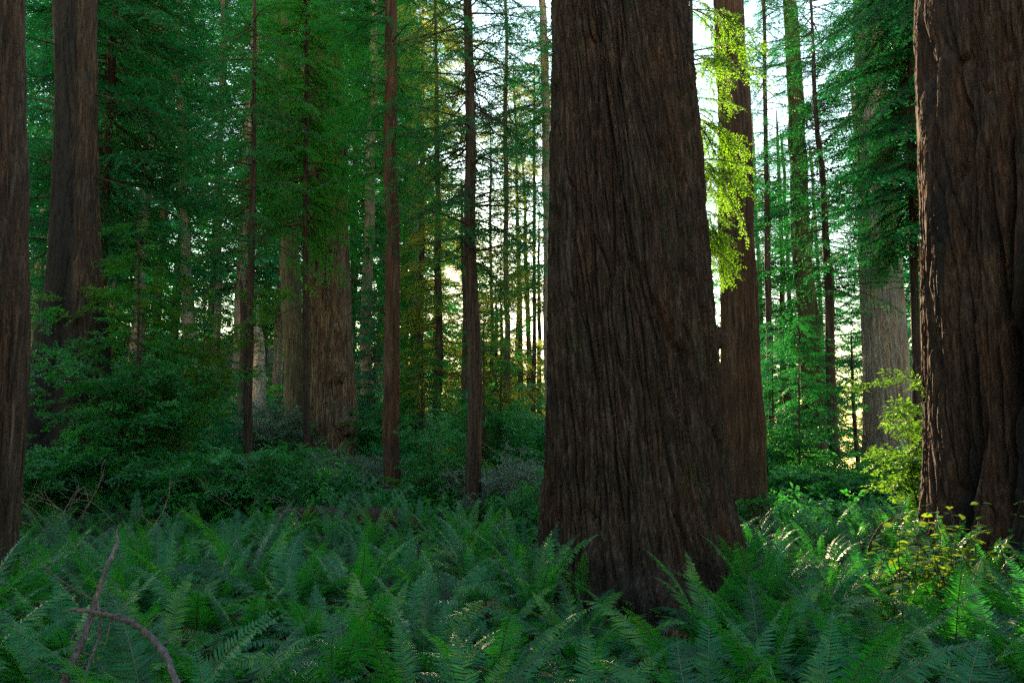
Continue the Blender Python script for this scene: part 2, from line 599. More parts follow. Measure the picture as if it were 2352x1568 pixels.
# (far ones use fewer, larger shoots)
T_MID = [conifer_spray(20 + i, L=2.5, step=.12, sub=.8, leaf=.115, lw=.048, lstep=.07, droop=.12 + .06 * i) for i in range(4)]
T_FAR = [conifer_spray(40 + i, L=3.2, step=.24, sub=1.1, leaf=.22, lw=.10, lstep=.14, droop=.1 + .08 * i) for i in range(3)]
T_FINE = [conifer_spray(60 + i, L=1.5, step=.08, sub=.5, leaf=.075, lw=.024, lstep=.034, droop=.25 + .1 * i, hang=.25) for i in range(3)]
T_THIN = [conifer_spray(80 + i, L=2.6, step=.22, sub=.7, leaf=.11, lw=.04, lstep=.085, droop=.2 + .08 * i, hang=.2) for i in range(3)]

CORRIDORS = []                               # (point, radius): places that the low sun reaches through the wood


def in_corridor(pa, pb, pad=.25):
    for c, r in CORRIDORS:
        for s in (.25, .6, 1.0):
            p = pa + (pb - pa) * s
            w = p - c
            k = w @ SUN
            if k < -.3:
                continue
            if np.linalg.norm(w - k * SUN) < r + pad:
                return True
    return False


def put_spray(mb, tmpl, p, az, tilt, roll, s, tint, r, leafmat=1, woodmat=0):
    tris, wv, wq = tmpl
    Rm = rot(az, tilt, roll) * s
    v = tris.reshape(-1, 3) @ Rm.T + p
    if p[1] > 8 and abs(p[0] - SUN[0] / SUN[1] * p[1]) < 6:      # a peephole in the boughs where the sun shows through
        c = v.reshape(-1, 3, 3).mean(1) - CAM
        far = np.linalg.norm(c - (c @ SUN)[:, None] * SUN, axis=1)
        v = v.reshape(-1, 3, 3)[far > np.maximum(.12, .0105 * (c @ SUN)) * (1 + r.normal(0, .16, len(far)))].reshape(-1, 3)
    k = len(v) // 3
    if k == 0:
        return
    tt = np.repeat(np.clip(tint + r.normal(0, .12, k), 0, 1), 3)
    mb.add(v, np.arange(3 * k).reshape(-1, 3), None, leafmat, tt)
    mb.add(wv @ Rm.T + p, None, wq, woodmat, .5)


def axis_at(ctrl, z):
    c = np.array(sorted(ctrl, key=lambda q: q[2]))
    return np.array([np.interp(z, c[:, 2], c[:, 0]), np.interp(z, c[:, 2], c[:, 1]), z]), float(np.interp(z, c[:, 2], c[:, 3]))


def crown_mesh(ctrl, base, z0, z1, n, Lr=(.7, 1.3), tm=T_MID, leaf='needle', wood='twig_brown', seed=1, az=None, tilt=(-.35, .25),
               thin=0.0, keep=True, taper=0.0, tiers=0):
    r = np.random.default_rng(seed)
    mb = MB()
    n = int(n * (2.8 if tm is T_THIN else 2.7 if tm is T_MID else 2.4 if tm is T_FINE else 3.0))
    for i in range(n):
        z = z0 + (z1 - z0) * (i + r.random()) / n
        if tiers:
            z = z0 + (z1 - z0) * (int(r.integers(tiers)) + .5 + r.normal(0, .13)) / tiers
        p, rad = axis_at(ctrl, z)
        a = r.uniform(0, 2 * PI) if az is None else r.uniform(*az)
        s = r.uniform(*Lr) * (1 - taper * (z - z0) / (z1 - z0))
        ti = r.uniform(*tilt)
        d = np.array([math.cos(a), math.sin(a), math.sin(ti)])
        p = p + d * rad * .8 * np.array([1, 1, 0])
        L = 2.6 * s if tm is not T_FINE else 1.5 * s
        if keep and in_corridor(p, p + d * L):
            continue
        if thin and r.random() < thin:
            continue
        put_spray(mb, tm[r.integers(len(tm))], p, a, ti, r.normal(0, .25), s, r.uniform(.2, .8), r)
    if mb.n == 0:
        return None
    return mb.mesh('crown', [M[wood], M[leaf]], origin=base)


def dead_limb(mb, p, az, L, r, up=0.0, drop=.06, rad=.02, twigs=5):
    d = np.array([math.cos(az), math.sin(az), up])
    pts = wander(p, d, L, 9, r, .13, drop)
    tube(mb, pts, np.linspace(rad, rad * .15, len(pts)), 5)
    for k in range(twigs):
        i = r.integers(3, len(pts) - 1)
        dd = pts[i] - pts[i - 1]
        dd = dd / np.linalg.norm(dd) + r.normal(0, .7, 3)
        q = wander(pts[i], dd, L * r.uniform(.12, .35), 5, r, .2, .05)
        tube(mb, q, np.linspace(rad * .35, rad * .08, len(q)), 3)


# ------------------------------------------------------------------ tree definitions
BIG_ROWS = [(1421, 0, 318), (1438, 450, 340), (1452, 800, 372), (1456, 1000, 384), (1456, 1150, 408), (1455, 1280, 432), (1452, 1370, 470)]
GIANT_ROWS = [(2433, -200, 575), (2436, 0, 580), (2442, 300, 556), (2450, 600, 544), (2452, 900, 552), (2452, 1060, 556), (2452, 1180, 566), (2452, 1290, 590)]
BIG_Y, GIANT_Y = 11.0, 12.6
MOUNDS.append((at(1455, 1300, BIG_Y)[0], BIG_Y, .22, 1.4))
MOUNDS.append((at(2400, 1250, GIANT_Y)[0], GIANT_Y, .35, 2.2))
MOUNDS.append((-9.5, 20.5, .5, 2.5))

# places the sun reaches: the hanging lime sprays, the salal, the giant's flank, ferns beside the big trunk, a ledge of shrub
for (px, py, Y, rr) in ((1650, 130, 14, 1.0), (1650, 330, 14, .9), (1670, 520, 14, .8), (2150, 1180, 10.2, 1.0), (2140, 800, 12.3, .8),
                        (2145, 500, 12.3, .6), (2125, 120, 12.3, .6), (1720, 1190, 10.5, .7), (1010, 1110, 21, .5), (2090, 920, 14.5, .8), (2080, 1050, 12, .8),
                        (1900, 1230, 9.5, .8), (1300, 1400, 8.0, .12)):
    CORRIDORS.append((at(px, py, Y), rr))

TREES = 'conifers standing in the grove'


def make_tree(name, label, cat, rows, Y, bark, group=TREES, nth=56, dz=.14, amp=.025, ridge=.10, flare=.35, twist=0.0, seed=1, crown=None,
              crown2=None, limbs=0, limb_z=None, limb_L=(1, 2.2), limb_mat='twig_brown', extra=None, taper=.7, lobes=5, bold=1.0, limb_rad=.02, top_py=-260):
    ctrl = ctrl_from_pixels(rows, Y, taper=taper, top_py=top_py)
    lo = min(ctrl, key=lambda c: c[2])
    base = np.array([lo[0], lo[1], gz(lo[0], lo[1])])
    t = thing(name, base, label, cat, group)
    obj('trunk', trunk_mesh(ctrl, base, M[bark], nth, dz, amp, ridge, twist, flare, lobes, seed, extra, bold), t)
    for c in (crown, crown2):
        if c:
            me = crown_mesh(ctrl, base, seed=seed * 31 + (0 if c is crown else 7), **c)
            if me:
                obj('crown', me, t)
    r = np.random.default_rng(seed * 7 + 5)
    for k in range(limbs):
        z = r.uniform(*limb_z)
        p, rad = axis_at(ctrl, z)
        mb = MB()
        dead_limb(mb, p, r.uniform(0, 2 * PI), r.uniform(*limb_L), r, r.uniform(-.2, .25), r.uniform(.02, .09), limb_rad)
        obj('limb', mb.mesh('limb', [M[limb_mat]], True, base), t)
    return t, ctrl, base


def burl_mesh(center, rad, base, mat, seed=1, flat=.7, stretch=1.3):
    n, m = 28, 22
    th = np.arange(n) / n
    ph = np.linspace(0, PI, m)
    U, P = np.meshgrid(th, ph)
    nse = Lat(seed, 6, 9)(U * 6, P * 2.2) * .16 + Lat(seed + 1, 12, 19)(U * 12, P * 4.5) * .10 + Lat(seed + 2, 24, 29)(U * 24, P * 9) * .05
    R = rad * (1 + nse)
    v = np.stack([R * np.sin(P) * np.cos(U * 2 * PI), R * flat * np.sin(P) * np.sin(U * 2 * PI), R * stretch * np.cos(P)], -1).reshape(-1, 3) + center
    i = np.arange(m - 1)[:, None] * n
    j = np.arange(n)[None]
    k = (j + 1) % n
    q = np.stack([i + j, i + k, i + n + k, i + n + j], -1).reshape(-1, 4)
    mb = MB()
    mb.add(v, None, q[:, ::-1], 0, 0)
    return mb.mesh('burl', [M[mat]], True, base)


# the thick trunk --------------------------------------------------
def cracks(U, Z, r, n, depth, width, slope, zlo, zhi, span, u0=0.0, u1=1.0):
    """long continuous furrows between the bark ropes"""
    out = np.zeros_like(U)
    for k in range(n):
        c, z0, s = r.uniform(u0, u1), r.uniform(zlo, zhi), r.uniform(*span)
        sl, ph = r.normal(slope, .006), r.uniform(0, 6.28)
        d = (U - (c - sl * (Z - z0) + .0035 * np.sin(Z * r.uniform(.8, 1.6) + ph) + .0012 * np.sin(Z * 4.3 + ph)) + .5) % 1 - .5
        w = width * r.uniform(.6, 1.4)
        out -= depth * r.uniform(.5, 1.2) * np.exp(-(d / w) ** 2) * np.exp(-((Z - z0) / s) ** 4)
    return out


def big_extra(U, Z, R, h):
    # folds that run slantwise down the right of the front face, a long pleat on the left
    ang = (U * 2 * PI)
    front = np.cos(ang + PI / 2 - .35)                       # +1 facing the camera, a little to the right
    fold = np.zeros_like(U)
    for (u0, z0, sl, wd, dp) in ((.80, 3.4, .055, .010, .05), (.835, 2.9, .06, .008, .045), (.765, 2.6, .05, .009, .035), (.87, 3.6, .05, .008, .04), (.71, 2.2, .012, .008, .03)):
        d = (U - (u0 - sl * (Z - z0)) + .5) % 1 - .5
        d = d + .004 * np.sin(Z * 5 + u0 * 40) + .003 * np.sin(Z * 11)
        m = np.exp(-((Z - z0) / 1.5) ** 2)
        fold += m * (-dp * np.exp(-(d / wd) ** 2) + dp * .7 * np.exp(-((d - wd * 2.2) / (wd * 1.6)) ** 2))
    low = np.exp(-np.clip(Z - .2, 0, None) / .9)
    n = Lat(901, 26, 41)(U * 26, Z / .35) * low * .07
    ck = cracks(U, Z, np.random.default_rng(31), 85, .085, .0030, .012, -.5, 9, (.9, 2.6))
    return R + fold + n + ck, h, np.zeros_like(U)


ctrl = ctrl_from_pixels(BIG_ROWS, BIG_Y, taper=.92)
base = np.array([ctrl[-1][0], BIG_Y, gz(ctrl[-1][0], BIG_Y)])
big = thing('redwood_tree', base, 'massive furrowed redwood trunk rising alone from the ferns, thickest one fully in view', 'tree', TREES)
obj('trunk', trunk_mesh(ctrl, base, M['bark_red'], 760, .0135, .078, .115, .10, .17, 9, 4, big_extra, 1.0), big)
cb = at(1650, 778, BIG_Y + .1)
obj('burl', burl_mesh(cb, .13, base, 'bark_dark', 5), big)
# loose bark slivers standing off the trunk
r_ = np.random.default_rng(77)
BIGC = ctrl
for k in range(70):
    z = r_.uniform(.4, 8.5)
    p, rad = axis_at(ctrl, z)
    a = r_.uniform(PI, 2 * PI) if r_.random() < .75 else r_.choice([PI + r_.normal(0, .25), 2 * PI + r_.normal(0, .25)])
    nrm = np.array([math.cos(a), math.sin(a), 0])
    mb = MB()
    l = r_.uniform(.12, .42)
    w = r_.uniform(.008, .022)
    s = np.linspace(0, 1, 5)
    lift = .012 + .05 * r_.random() * s ** 2
    tang = np.array([-math.sin(a), math.cos(a), 0])
    pts = p + nrm * (rad * 1.0 + lift)[:, None] + np.array([0, 0, -1]) * (l * s)[:, None] + tang * (.12 * l * s)[:, None]
    ws = w * (1 - s * .8)
    vv = np.concatenate([pts + tang * ws[:, None], pts - tang * ws[:, None], pts - nrm * .006])
    q = [[i, i + 1, 5 + i + 1, 5 + i] for i in range(4)] + [[i, 10 + i, 10 + i + 1, i + 1] for i in range(4)] + [[5 + i, 5 + i + 1, 11 + i, 10 + i] for i in range(4)]
    mb.add(vv, None, q, 0, 0)
    obj('bark_strip', mb.mesh('bark_strip', [M['bark_red']], False, base), big)


# the giant at the right edge ---------------------------------------
def giant_extra(U, Z, R, h):
    ang = U * 2 * PI
    wv = .3 * Lat(551, 18, 61)(U * 18, Z / 3.0)
    x = Lat(555, 20, 61)(U * 20 + .35 * np.sin(Z * .5) + wv, Z / 7.0 + .37)
    deep = np.clip(1 - np.abs(x) / .30, 0, 1)
    x2 = Lat(558, 46, 61)(U * 46 + wv * 2, Z / 2.0)
    R = R - .30 * deep - .10 * np.clip(1 - np.abs(x2) / .3, 0, 1)
    pl = Lat(556, 15, 61)(U * 15 + .3 * wv, Z / 8)
    R = R - .20 * np.abs(pl) + .04 * pl
    R = R + cracks(U, Z, np.random.default_rng(32), 26, .22, .0032, .004, -.5, 9, (1.5, 4.5), .50, .95) + cracks(U, Z, np.random.default_rng(33), 7, .45, .0060, .004, 0, 8, (2.5, 5), .52, .85)
    # fire hollow facing the camera's left
    c = np.exp(-(((U - .53 + .5) % 1 - .5) / .02) ** 2) * np.exp(-np.clip(Z - 1.2, 0, None) / 2.6)
    R = R - .22 * c
    st = Lat(557, 34, 61)(U * 34 + wv, Z / 6) + .5 * Lat(559, 80, 61)(U * 80, Z / 2)
    ch_shade = np.clip(c * 1.3 - .25, 0, 1) + .8 * sstep(-.15, .75, st)  # char streaks, spread wider to paint in shade for the flutes
    return R, h, np.clip(ch_shade, 0, .85)


ctrl = ctrl_from_pixels(GIANT_ROWS, GIANT_Y, taper=.95)
base = np.array([ctrl[-1][0], GIANT_Y, gz(ctrl[-1][0], GIANT_Y)])
giant = thing('redwood_tree', base, 'enormous deeply fluted redwood behind the leafy salal, orange sunlight along one flank', 'tree', TREES)
obj('trunk', trunk_mesh(ctrl, base, M['bark_giant'], 900, .02, .06, .15, .05, .10, 11, 9, giant_extra, 1.1), giant)

# left dark hollow redwood -------------------------------------------


def burnt_extra(U, Z, R, h):
    c1 = np.exp(-(((U - .77 + .5) % 1 - .5) / .05) ** 2)
    g = np.exp(-np.clip(Z - 6.5, 0, None) / 3)
    R = R * (1 - .30 * c1 * g)
    c2 = np.exp(-(((U - .72 + .012 * np.sin(Z * 1.3) + .5) % 1 - .5) / .115) ** 4)
    low = 1 - sstep(4.2, 6.8, Z + .8 * np.sin(U * 30))
    return R, h, np.clip(c2 * 1.2 + low * .8, 0, .93)


make_tree('redwood_tree', 'dark fire-hollowed redwood with a charred split trunk and paler strip of wood', 'tree',
          [(176, 0, 84), (176, 200, 88), (174, 450, 98), (170, 650, 112), (165, 800, 150), (160, 950, 200), (155, 1060, 240)], 20, 'bark_burnt',
          nth=200, dz=.05, amp=.06, ridge=.16, flare=.2, seed=3, extra=burnt_extra, taper=.9,
          crown=dict(z0=8.2, z1=17, n=5, leaf='needle_deep', Lr=(.8, 1.3)))

# left edge trunk
make_tree('fir_tree', 'slender scaly-barked trunk closest to the dead branches, cut by the photo edge', 'tree',
          [(10, 0, 88), (6, 500, 86), (-2, 1000, 80), (-6, 1150, 84)], 10, 'bark_brown', nth=170, dz=.02, amp=.026, ridge=.06, flare=.15, seed=5, taper=.95,
          extra=lambda U, Z, R, h: (R - .012 * np.clip(1 - np.abs(Lat(71, 26, 97)(U * 26 + .3 * np.sin(Z * 9), Z / .16)) / .35, 0, 1), h, np.zeros_like(U)))

make_tree('fir_tree', 'thin dark conifer with heavy drooping boughs beside the fire-hollowed redwood', 'tree',
          [(262, 0, 15), (250, 350, 18), (240, 600, 21), (235, 1000, 26)], 24, 'bark_dark', seed=6, nth=32,
          crown=dict(z0=8.5, z1=21, n=60, leaf='needle_deep', Lr=(.9, 1.7), tilt=(-.5, .1)), limbs=4, limb_z=(4, 9))

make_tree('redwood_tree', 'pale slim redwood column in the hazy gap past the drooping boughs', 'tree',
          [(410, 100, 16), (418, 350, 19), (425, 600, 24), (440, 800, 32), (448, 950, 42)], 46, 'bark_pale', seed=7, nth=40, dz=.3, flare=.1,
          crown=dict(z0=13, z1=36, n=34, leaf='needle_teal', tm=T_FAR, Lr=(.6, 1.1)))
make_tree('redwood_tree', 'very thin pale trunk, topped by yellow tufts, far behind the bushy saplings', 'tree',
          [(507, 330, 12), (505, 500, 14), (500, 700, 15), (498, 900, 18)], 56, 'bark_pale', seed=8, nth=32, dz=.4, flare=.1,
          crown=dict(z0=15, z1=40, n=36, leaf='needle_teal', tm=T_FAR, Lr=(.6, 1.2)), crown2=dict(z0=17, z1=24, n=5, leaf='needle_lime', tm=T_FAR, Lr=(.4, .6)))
make_tree('hemlock_tree', 'spindly dark hemlock bristling with bare twigs, standing before the broken snag', 'tree',
          [(583, 80, 7), (581, 300, 10), (576, 600, 15), (571, 930, 19)], 21, 'bark_dark', seed=9, nth=32, flare=.2,
          crown=dict(z0=7.5, z1=15, n=34, leaf='needle', tm=T_THIN, Lr=(.5, .95), tilt=(-.35, .1)), limbs=26, limb_z=(3.6, 9.5), limb_L=(.9, 2.0), limb_rad=.011)


# broken snag with a spire
def snag():
    Y = 32
    rows = [(588, 760, 30), (588, 850, 36), (586, 950, 44)]
    c = ctrl_from_pixels(rows, Y, top_py=752)
    c = [q for q in c if q[2] <= at(588, 745, Y)[2]]
    base = np.array([c[-1][0], Y, gz(c[-1][0], Y)])
    t = thing('broken_snag', base, 'grey broken snag ending in one tall splintered spike', 'dead tree')
    obj('trunk', trunk_mesh(c, base, M['bark_silver'], 60, .1, .05, .12, 0, .2, 5, 21), t)
    mb = MB()
    p = at(592, 770, Y)
    q = at(592, 668, Y)
    s = np.linspace(0, 1, 8)[:, None]
    tube(mb, p + (q - p) * s + np.sin(s * 9) * .01, np.linspace(.10, .012, 8), 6)
    obj('spike', mb.mesh('spike', [M['bark_silver']], True, base), t)
    mb = MB()
    p = at(578, 790, Y)
    q = at(577, 720, Y)
    tube(mb, p + (q - p) * s, np.linspace(.09, .02, 8), 5)
    obj('spike', mb.mesh('spike', [M['bark_silver']], True, base), t)


snag()
make_tree('burnt_stump', 'blackened stump with a jagged top, close beside the pale spiked snag', 'stump',
          [(556, 660, 10), (557, 750, 18), (557, 950, 24)], 33, 'bark_dark', group=None, seed=22, nth=32, flare=.2, top_py=640, taper=.4)
bpy.data.objects['burnt_stump'].name = 'burnt_stump'
make_tree('redwood_tree', 'straight greenish redwood next to the burled trunk, half veiled by bright boughs', 'tree',
          [(650, 0, 26), (662, 350, 40), (671, 700, 43), (678, 1020, 47)], 36, 'bark_moss', seed=10, nth=80, dz=.15, amp=.04, flare=.15,
          crown=dict(z0=13, z1=28, n=30, leaf='needle', Lr=(.8, 1.5)))
make_tree('redwood_tree', 'slim faint trunk squeezed just behind the greenish redwood', 'tree',
          [(704, 400, 18), (706, 800, 21), (708, 1020, 24)], 44, 'bark_moss', seed=11, nth=36, dz=.25, flare=.1)

t, c, base = make_tree('redwood_tree', 'stout mossy redwood with two knotted burls low on its trunk', 'tree',
                       [(748, 60, 70), (754, 300, 78), (758, 600, 86), (762, 850, 92), (768, 1040, 112)], 30, 'bark_burled', seed=12, nth=200, dz=.06, amp=.10, ridge=.20, flare=.2,
                       crown=dict(z0=11.5, z1=24, n=40, leaf='needle_bright', Lr=(.7, 1.25), az=(PI + .2, 2 * PI + .3), tilt=(-.5, .0)), limbs=3, limb_z=(6, 9))
obj('burl', burl_mesh(at(778, 850, 29.2), .30, base, 'bark_burled', 31, .8, 1.5), t)
obj('burl', burl_mesh(at(790, 975, 29.1), .34, base, 'bark_burled', 37, .8, 1.7), t)

# young bright hemlock whose boughs veil the burled redwood
make_tree('hemlock_tree', 'young hemlock with bright green layered boughs veiling the burled redwood', 'tree',
          [(700, -100, 6), (702, 300, 10), (703, 700, 13), (704, 1020, 16)], 24, 'bark_dark', seed=13, nth=28, flare=.15,
          crown=dict(z0=9.0, z1=18.5, n=56, leaf='needle_bright', Lr=(.5, 1.05), tilt=(-.45, .05)), limbs=6, limb_z=(4, 8))

make_tree('redwood_tree', 'straight reddish trunk rising between the burled redwood and the slender dark pole', 'tree',
          [(894, 0, 27), (898, 400, 31), (902, 800, 35), (906, 1170, 41)], 20.5, 'bark_warm', seed=14, nth=110, dz=.05, amp=.018, ridge=.06, flare=.25,
          crown=dict(z0=9.5, z1=17, n=22, leaf='needle', Lr=(.5, 1.0), tilt=(-.4, .1), thin=.1), limbs=7, limb_z=(5, 11), limb_L=(1, 2))
make_tree('redwood_tree', 'slender dark straight pole nearest the sun, its dead limbs against the sky', 'tree',
          [(1074, 0, 18), (1079, 300, 23), (1086, 640, 29), (1087, 900, 33), (1087, 1200, 38)], 18, 'bark_brown', seed=15, nth=110, dz=.05, amp=.016, ridge=.05, flare=.2,
          crown=dict(z0=6.5, z1=15.5, n=56, leaf='needle_deep', tm=T_THIN, Lr=(.5, 1.1), tilt=(-.4, .2)), limbs=20, limb_z=(3.6, 13), limb_L=(1.0, 2.6), limb_rad=.018)
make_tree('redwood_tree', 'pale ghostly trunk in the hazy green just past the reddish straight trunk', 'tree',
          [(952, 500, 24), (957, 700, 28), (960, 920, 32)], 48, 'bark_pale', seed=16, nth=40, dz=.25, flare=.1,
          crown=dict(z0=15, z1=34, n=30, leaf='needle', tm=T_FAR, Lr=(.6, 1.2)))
make_tree('fir_tree', 'short dark pole almost touching the slender dark pole from behind', 'tree',
          [(1064, 640, 12), (1067, 800, 14), (1070, 1020, 17)], 27, 'bark_dark', seed=17, nth=28, top_py=420, taper=.4,
          crown=dict(z0=5, z1=11, n=16, leaf='needle', tm=T_THIN, Lr=(.4, .8)))
make_tree('fir_tree', 'thin trunk in the golden light, the first of the pair beyond the slender pole', 'tree',
          [(1190, 560, 9), (1196, 800, 12), (1199, 1020, 15)], 44, 'bark_brown', seed=18, nth=28, dz=.3, top_py=150, taper=.3,
          crown=dict(z0=3, z1=26, n=32, leaf='needle_gold', tm=T_MID, Lr=(.7, 1.4), taper=.2))
make_tree('fir_tree', 'thin trunk in the golden light, the pair member closer to the massive redwood', 'tree',
          [(1208, 600, 9), (1214, 800, 11), (1217, 1030, 14)], 46, 'bark_moss', seed=19, nth=28, dz=.3, top_py=250, taper=.3,
          crown=dict(z0=3, z1=26, n=28, leaf='needle_gold', tm=T_MID, Lr=(.6, 1.3), taper=.2))
make_tree('fir_tree', 'feathery dark conifer through whose boughs the low sun sparkles', 'tree',
          [(1002, 200, 10), (1005, 600, 14), (1008, 1000, 18)], 38, 'bark_dark', seed=41, nth=28, dz=.3, top_py=-60, taper=.3,
          crown=dict(z0=4, z1=27, n=80, leaf='needle_gold', keep=False, Lr=(.6, 1.25), tilt=(-.4, .1)))
make_tree('fir_tree', 'tall feathery conifer just past the reddish straight trunk, on the sunward side', 'tree',
          [(968, 200, 10), (968, 600, 14), (968, 1000, 18)], 42, 'bark_dark', seed=42, nth=28, dz=.3, top_py=-60, taper=.3,
          crown=dict(z0=4, z1=29, n=56, leaf='needle_bright', Lr=(.6, 1.25), tilt=(-.4, .1)))
for i_, (px_, Y_, top_, n_, leaf_, lab_) in enumerate((
        (1074, 52, 440, 62, 'needle', 'young conifer of the sunward thicket, the one nearly in line with the sun'),
        (1092, 58, 640, 44, 'needle_gold', 'young sun-tinted conifer of the sunward thicket, just past the slender dark pole'),
        (1140, 50, 690, 44, 'needle_gold', 'young sun-tinted conifer of the sunward thicket, midway to the massive redwood'),
        (1190, 60, 600, 44, 'needle_gold', 'taller sun-tinted conifer of the sunward thicket behind the pair of thin trunks'),
        (1238, 54, 520, 44, 'needle', 'green young conifer of the sunward thicket along the massive redwood edge'),
        (1000, 55, 540, 52, 'needle_gold', 'young conifer of the sunward thicket, to the reddish trunk side of the sun'),
        (1128, 40, 330, 40, 'needle', 'loose green conifer in the sky gap between slender pole and massive redwood'),
        (1226, 37, 180, 40, 'needle_gold', 'tall sun-tinted conifer in the sky gap, brushing the massive redwood'),
        (1768, 36, 420, 60, 'needle', 'loose conifer filling the gap at the bright edge of the brown redwood'),
        (1862, 40, 520, 60, 'needle', 'loose conifer seen between the moss-draped trunk and the leaning dark pole'),
        (1912, 44, 620, 54, 'needle_teal', 'small loose conifer just past the leaning dark pole'))):
    make_tree('young_conifer', lab_, 'tree', [(px_, top_, 5), (px_, 800, 10), (px_, 1000, 14)], Y_, 'bark_dark', seed=120 + i_, nth=16, dz=.5, taper=.2, top_py=top_ - 40,
              crown=dict(z0=2.5 if px_ < 1500 else -3, z1=at(px_, top_, Y_)[2] + 2, n=n_, leaf=leaf_, Lr=(.7, 1.5), tm=T_MID, tilt=(-.3, .2), taper=.5, keep=px_ > 1080))
make_tree('fir_tree', 'lacy dark conifer high in the sky gap between slender pole and massive redwood', 'tree',
          [(1158, -200, 6), (1164, 400, 11), (1168, 1000, 15)], 33, 'bark_brown', seed=141, nth=20, dz=.4,
          crown=dict(z0=13, z1=26, n=44, leaf='needle_deep', tm=T_THIN, Lr=(.6, 1.2), tilt=(-.4, .2)))
make_tree('fir_tree', 'lacy dark conifer against the sky at the bright edge of the brown redwood', 'tree',
          [(1748, -200, 6), (1760, 400, 11), (1772, 1000, 15)], 31, 'bark_brown', seed=142, nth=20, dz=.4,
          crown=dict(z0=9, z1=24, n=50, leaf='needle_deep', tm=T_THIN, Lr=(.5, 1.1), tilt=(-.4, .2)))
make_tree('fir_tree', 'small far trunk standing at the end of the pale track', 'tree',
          [(1158, 850, 12), (1161, 930, 14), (1161, 1010, 17)], 50, 'bark_brown', seed=20, nth=28, dz=.3, top_py=700, taper=.3, crown=dict(z0=4, z1=14, n=30, leaf='needle_gold', tm=T_FAR, Lr=(.5, .9)))
make_tree('redwood_tree', 'pale trunk peeping out along the edge of the massive redwood', 'tree',
          [(1247, 150, 18), (1254, 450, 20), (1260, 700, 23), (1264, 960, 27)], 34, 'bark_pale', seed=23, nth=40, dz=.2, flare=.1,
          crown=dict(z0=8, z1=23, n=40, leaf='needle', tm=T_MID, Lr=(.6, 1.25), tilt=(-.5, .0)), crown2=dict(z0=9, z1=20, n=14, leaf='needle_gold', Lr=(.5, .9), tm=T_MID))

t, c, base = make_tree('redwood_tree', 'clean-barked brown redwood right behind the massive trunk, lime sprays hanging beside it', 'tree',
                       [(1672, 0, 66), (1684, 300, 74), (1694, 600, 82), (1706, 900, 92), (1716, 1160, 108)], 18, 'bark_warm', seed=24, nth=220, dz=.045, amp=.03, ridge=.09, flare=.1)
# hanging lime sprays: a sapling leaning out behind the massive trunk
rows = [(1588, -120, 7), (1590, 200, 9), (1592, 600, 12), (1594, 1000, 15)]
ctl = ctrl_from_pixels(rows, 14.2)
bs = np.array([ctl[-1][0], 14.2, gz(ctl[-1][0], 14.2)])
t = thing('hemlock_tree', bs, 'sapling with sunlit lime sprays hanging between the massive trunk and its brown neighbour', 'tree', TREES)
obj('trunk', trunk_mesh(ctl, bs, M['bark_dark'], 20, .2, .01, .05, 0, .1, 5, 25), t)
obj('crown', crown_mesh(ctl, bs, 5.9, 11.6, 20, (.45, 1.2), T_FINE, 'needle_lime', seed=5, az=(-1.1, 1.0), tilt=(-.85, -.05), keep=False, tiers=5), t)

make_tree('redwood_tree', 'moss-draped trunk standing midway between the brown redwood and the leaning dark pole', 'tree',
          [(1812, 0, 30), (1832, 350, 38), (1850, 700, 44), (1878, 1130, 52)], 32, 'bark_moss', seed=26, nth=60, dz=.12, amp=.03, flare=.15,
          crown=dict(z0=3.2, z1=11, n=30, leaf='needle', Lr=(.4, .9), tilt=(-.4, .05)), crown2=dict(z0=11, z1=24, n=26, leaf='needle_deep', Lr=(.5, 1.1), thin=.15))
make_tree('fir_tree', 'leaning dark pole with sparse foliage silhouetted on the bright sky', 'tree',
          [(1868, 100, 7), (1884, 350, 12), (1900, 650, 17), (1914, 900, 22), (1926, 1130, 26)], 26, 'bark_dark', seed=27, nth=36, dz=.12, flare=.15,
          crown=dict(z0=7.2, z1=19, n=42, leaf='needle', tm=T_THIN, Lr=(.5, 1.1), tilt=(-.3, .15)), limbs=8, limb_z=(2.5, 9), limb_L=(.8, 1.8), limb_rad=.012)
make_tree('redwood_tree', 'broad grey redwood framed by the bright gap and the sunlit bush', 'tree',
          [(1998, 150, 66), (2014, 450, 80), (2028, 750, 96), (2038, 1000, 106), (2044, 1170, 118)], 30, 'bark_pale', seed=28, nth=200, dz=.06, amp=.045, ridge=.11, flare=.12,
          crown=dict(z0=12.5, z1=23, n=44, leaf='needle_deep', Lr=(.8, 1.5), tilt=(-.5, .05)), crown2=dict(z0=6, z1=10, n=5, leaf='needle_bright', Lr=(.5, .8)))
bpy.data.materials['pale_bark']
make_tree('fir_tree', 'short dark rough pole among saplings behind the brown redwood', 'tree',
          [(1806, 880, 18), (1812, 960, 22), (1818, 1080, 26)], 29, 'bark_dark', seed=29, nth=28, top_py=820,
          crown=dict(z0=4.0, z1=7, n=14, leaf='needle', Lr=(.4, .8)))
make_tree('fir_tree', 'tiny pole standing inside the bright gap by the grey redwood', 'tree',
          [(1955, 830, 6), (1962, 950, 9), (1970, 1150, 12)], 34, 'bark_brown', seed=30, nth=24, top_py=760, taper=.2,
          crown=dict(z0=3.0, z1=9, n=16, leaf='needle', tm=T_THIN, Lr=(.25, .5)))
make_tree('fir_tree', 'thin conifer with dark hanging boughs squeezed beside the enormous fluted redwood', 'tree',
          [(2088, -50, 12), (2094, 300, 15), (2100, 700, 18), (2105, 1100, 22)], 22, 'bark_dark', seed=31, nth=28,
          crown=dict(z0=8.2, z1=17, n=80, leaf='needle_deep', Lr=(.6, 1.3), tilt=(-.6, 0)), limbs=5, limb_z=(5, 9))
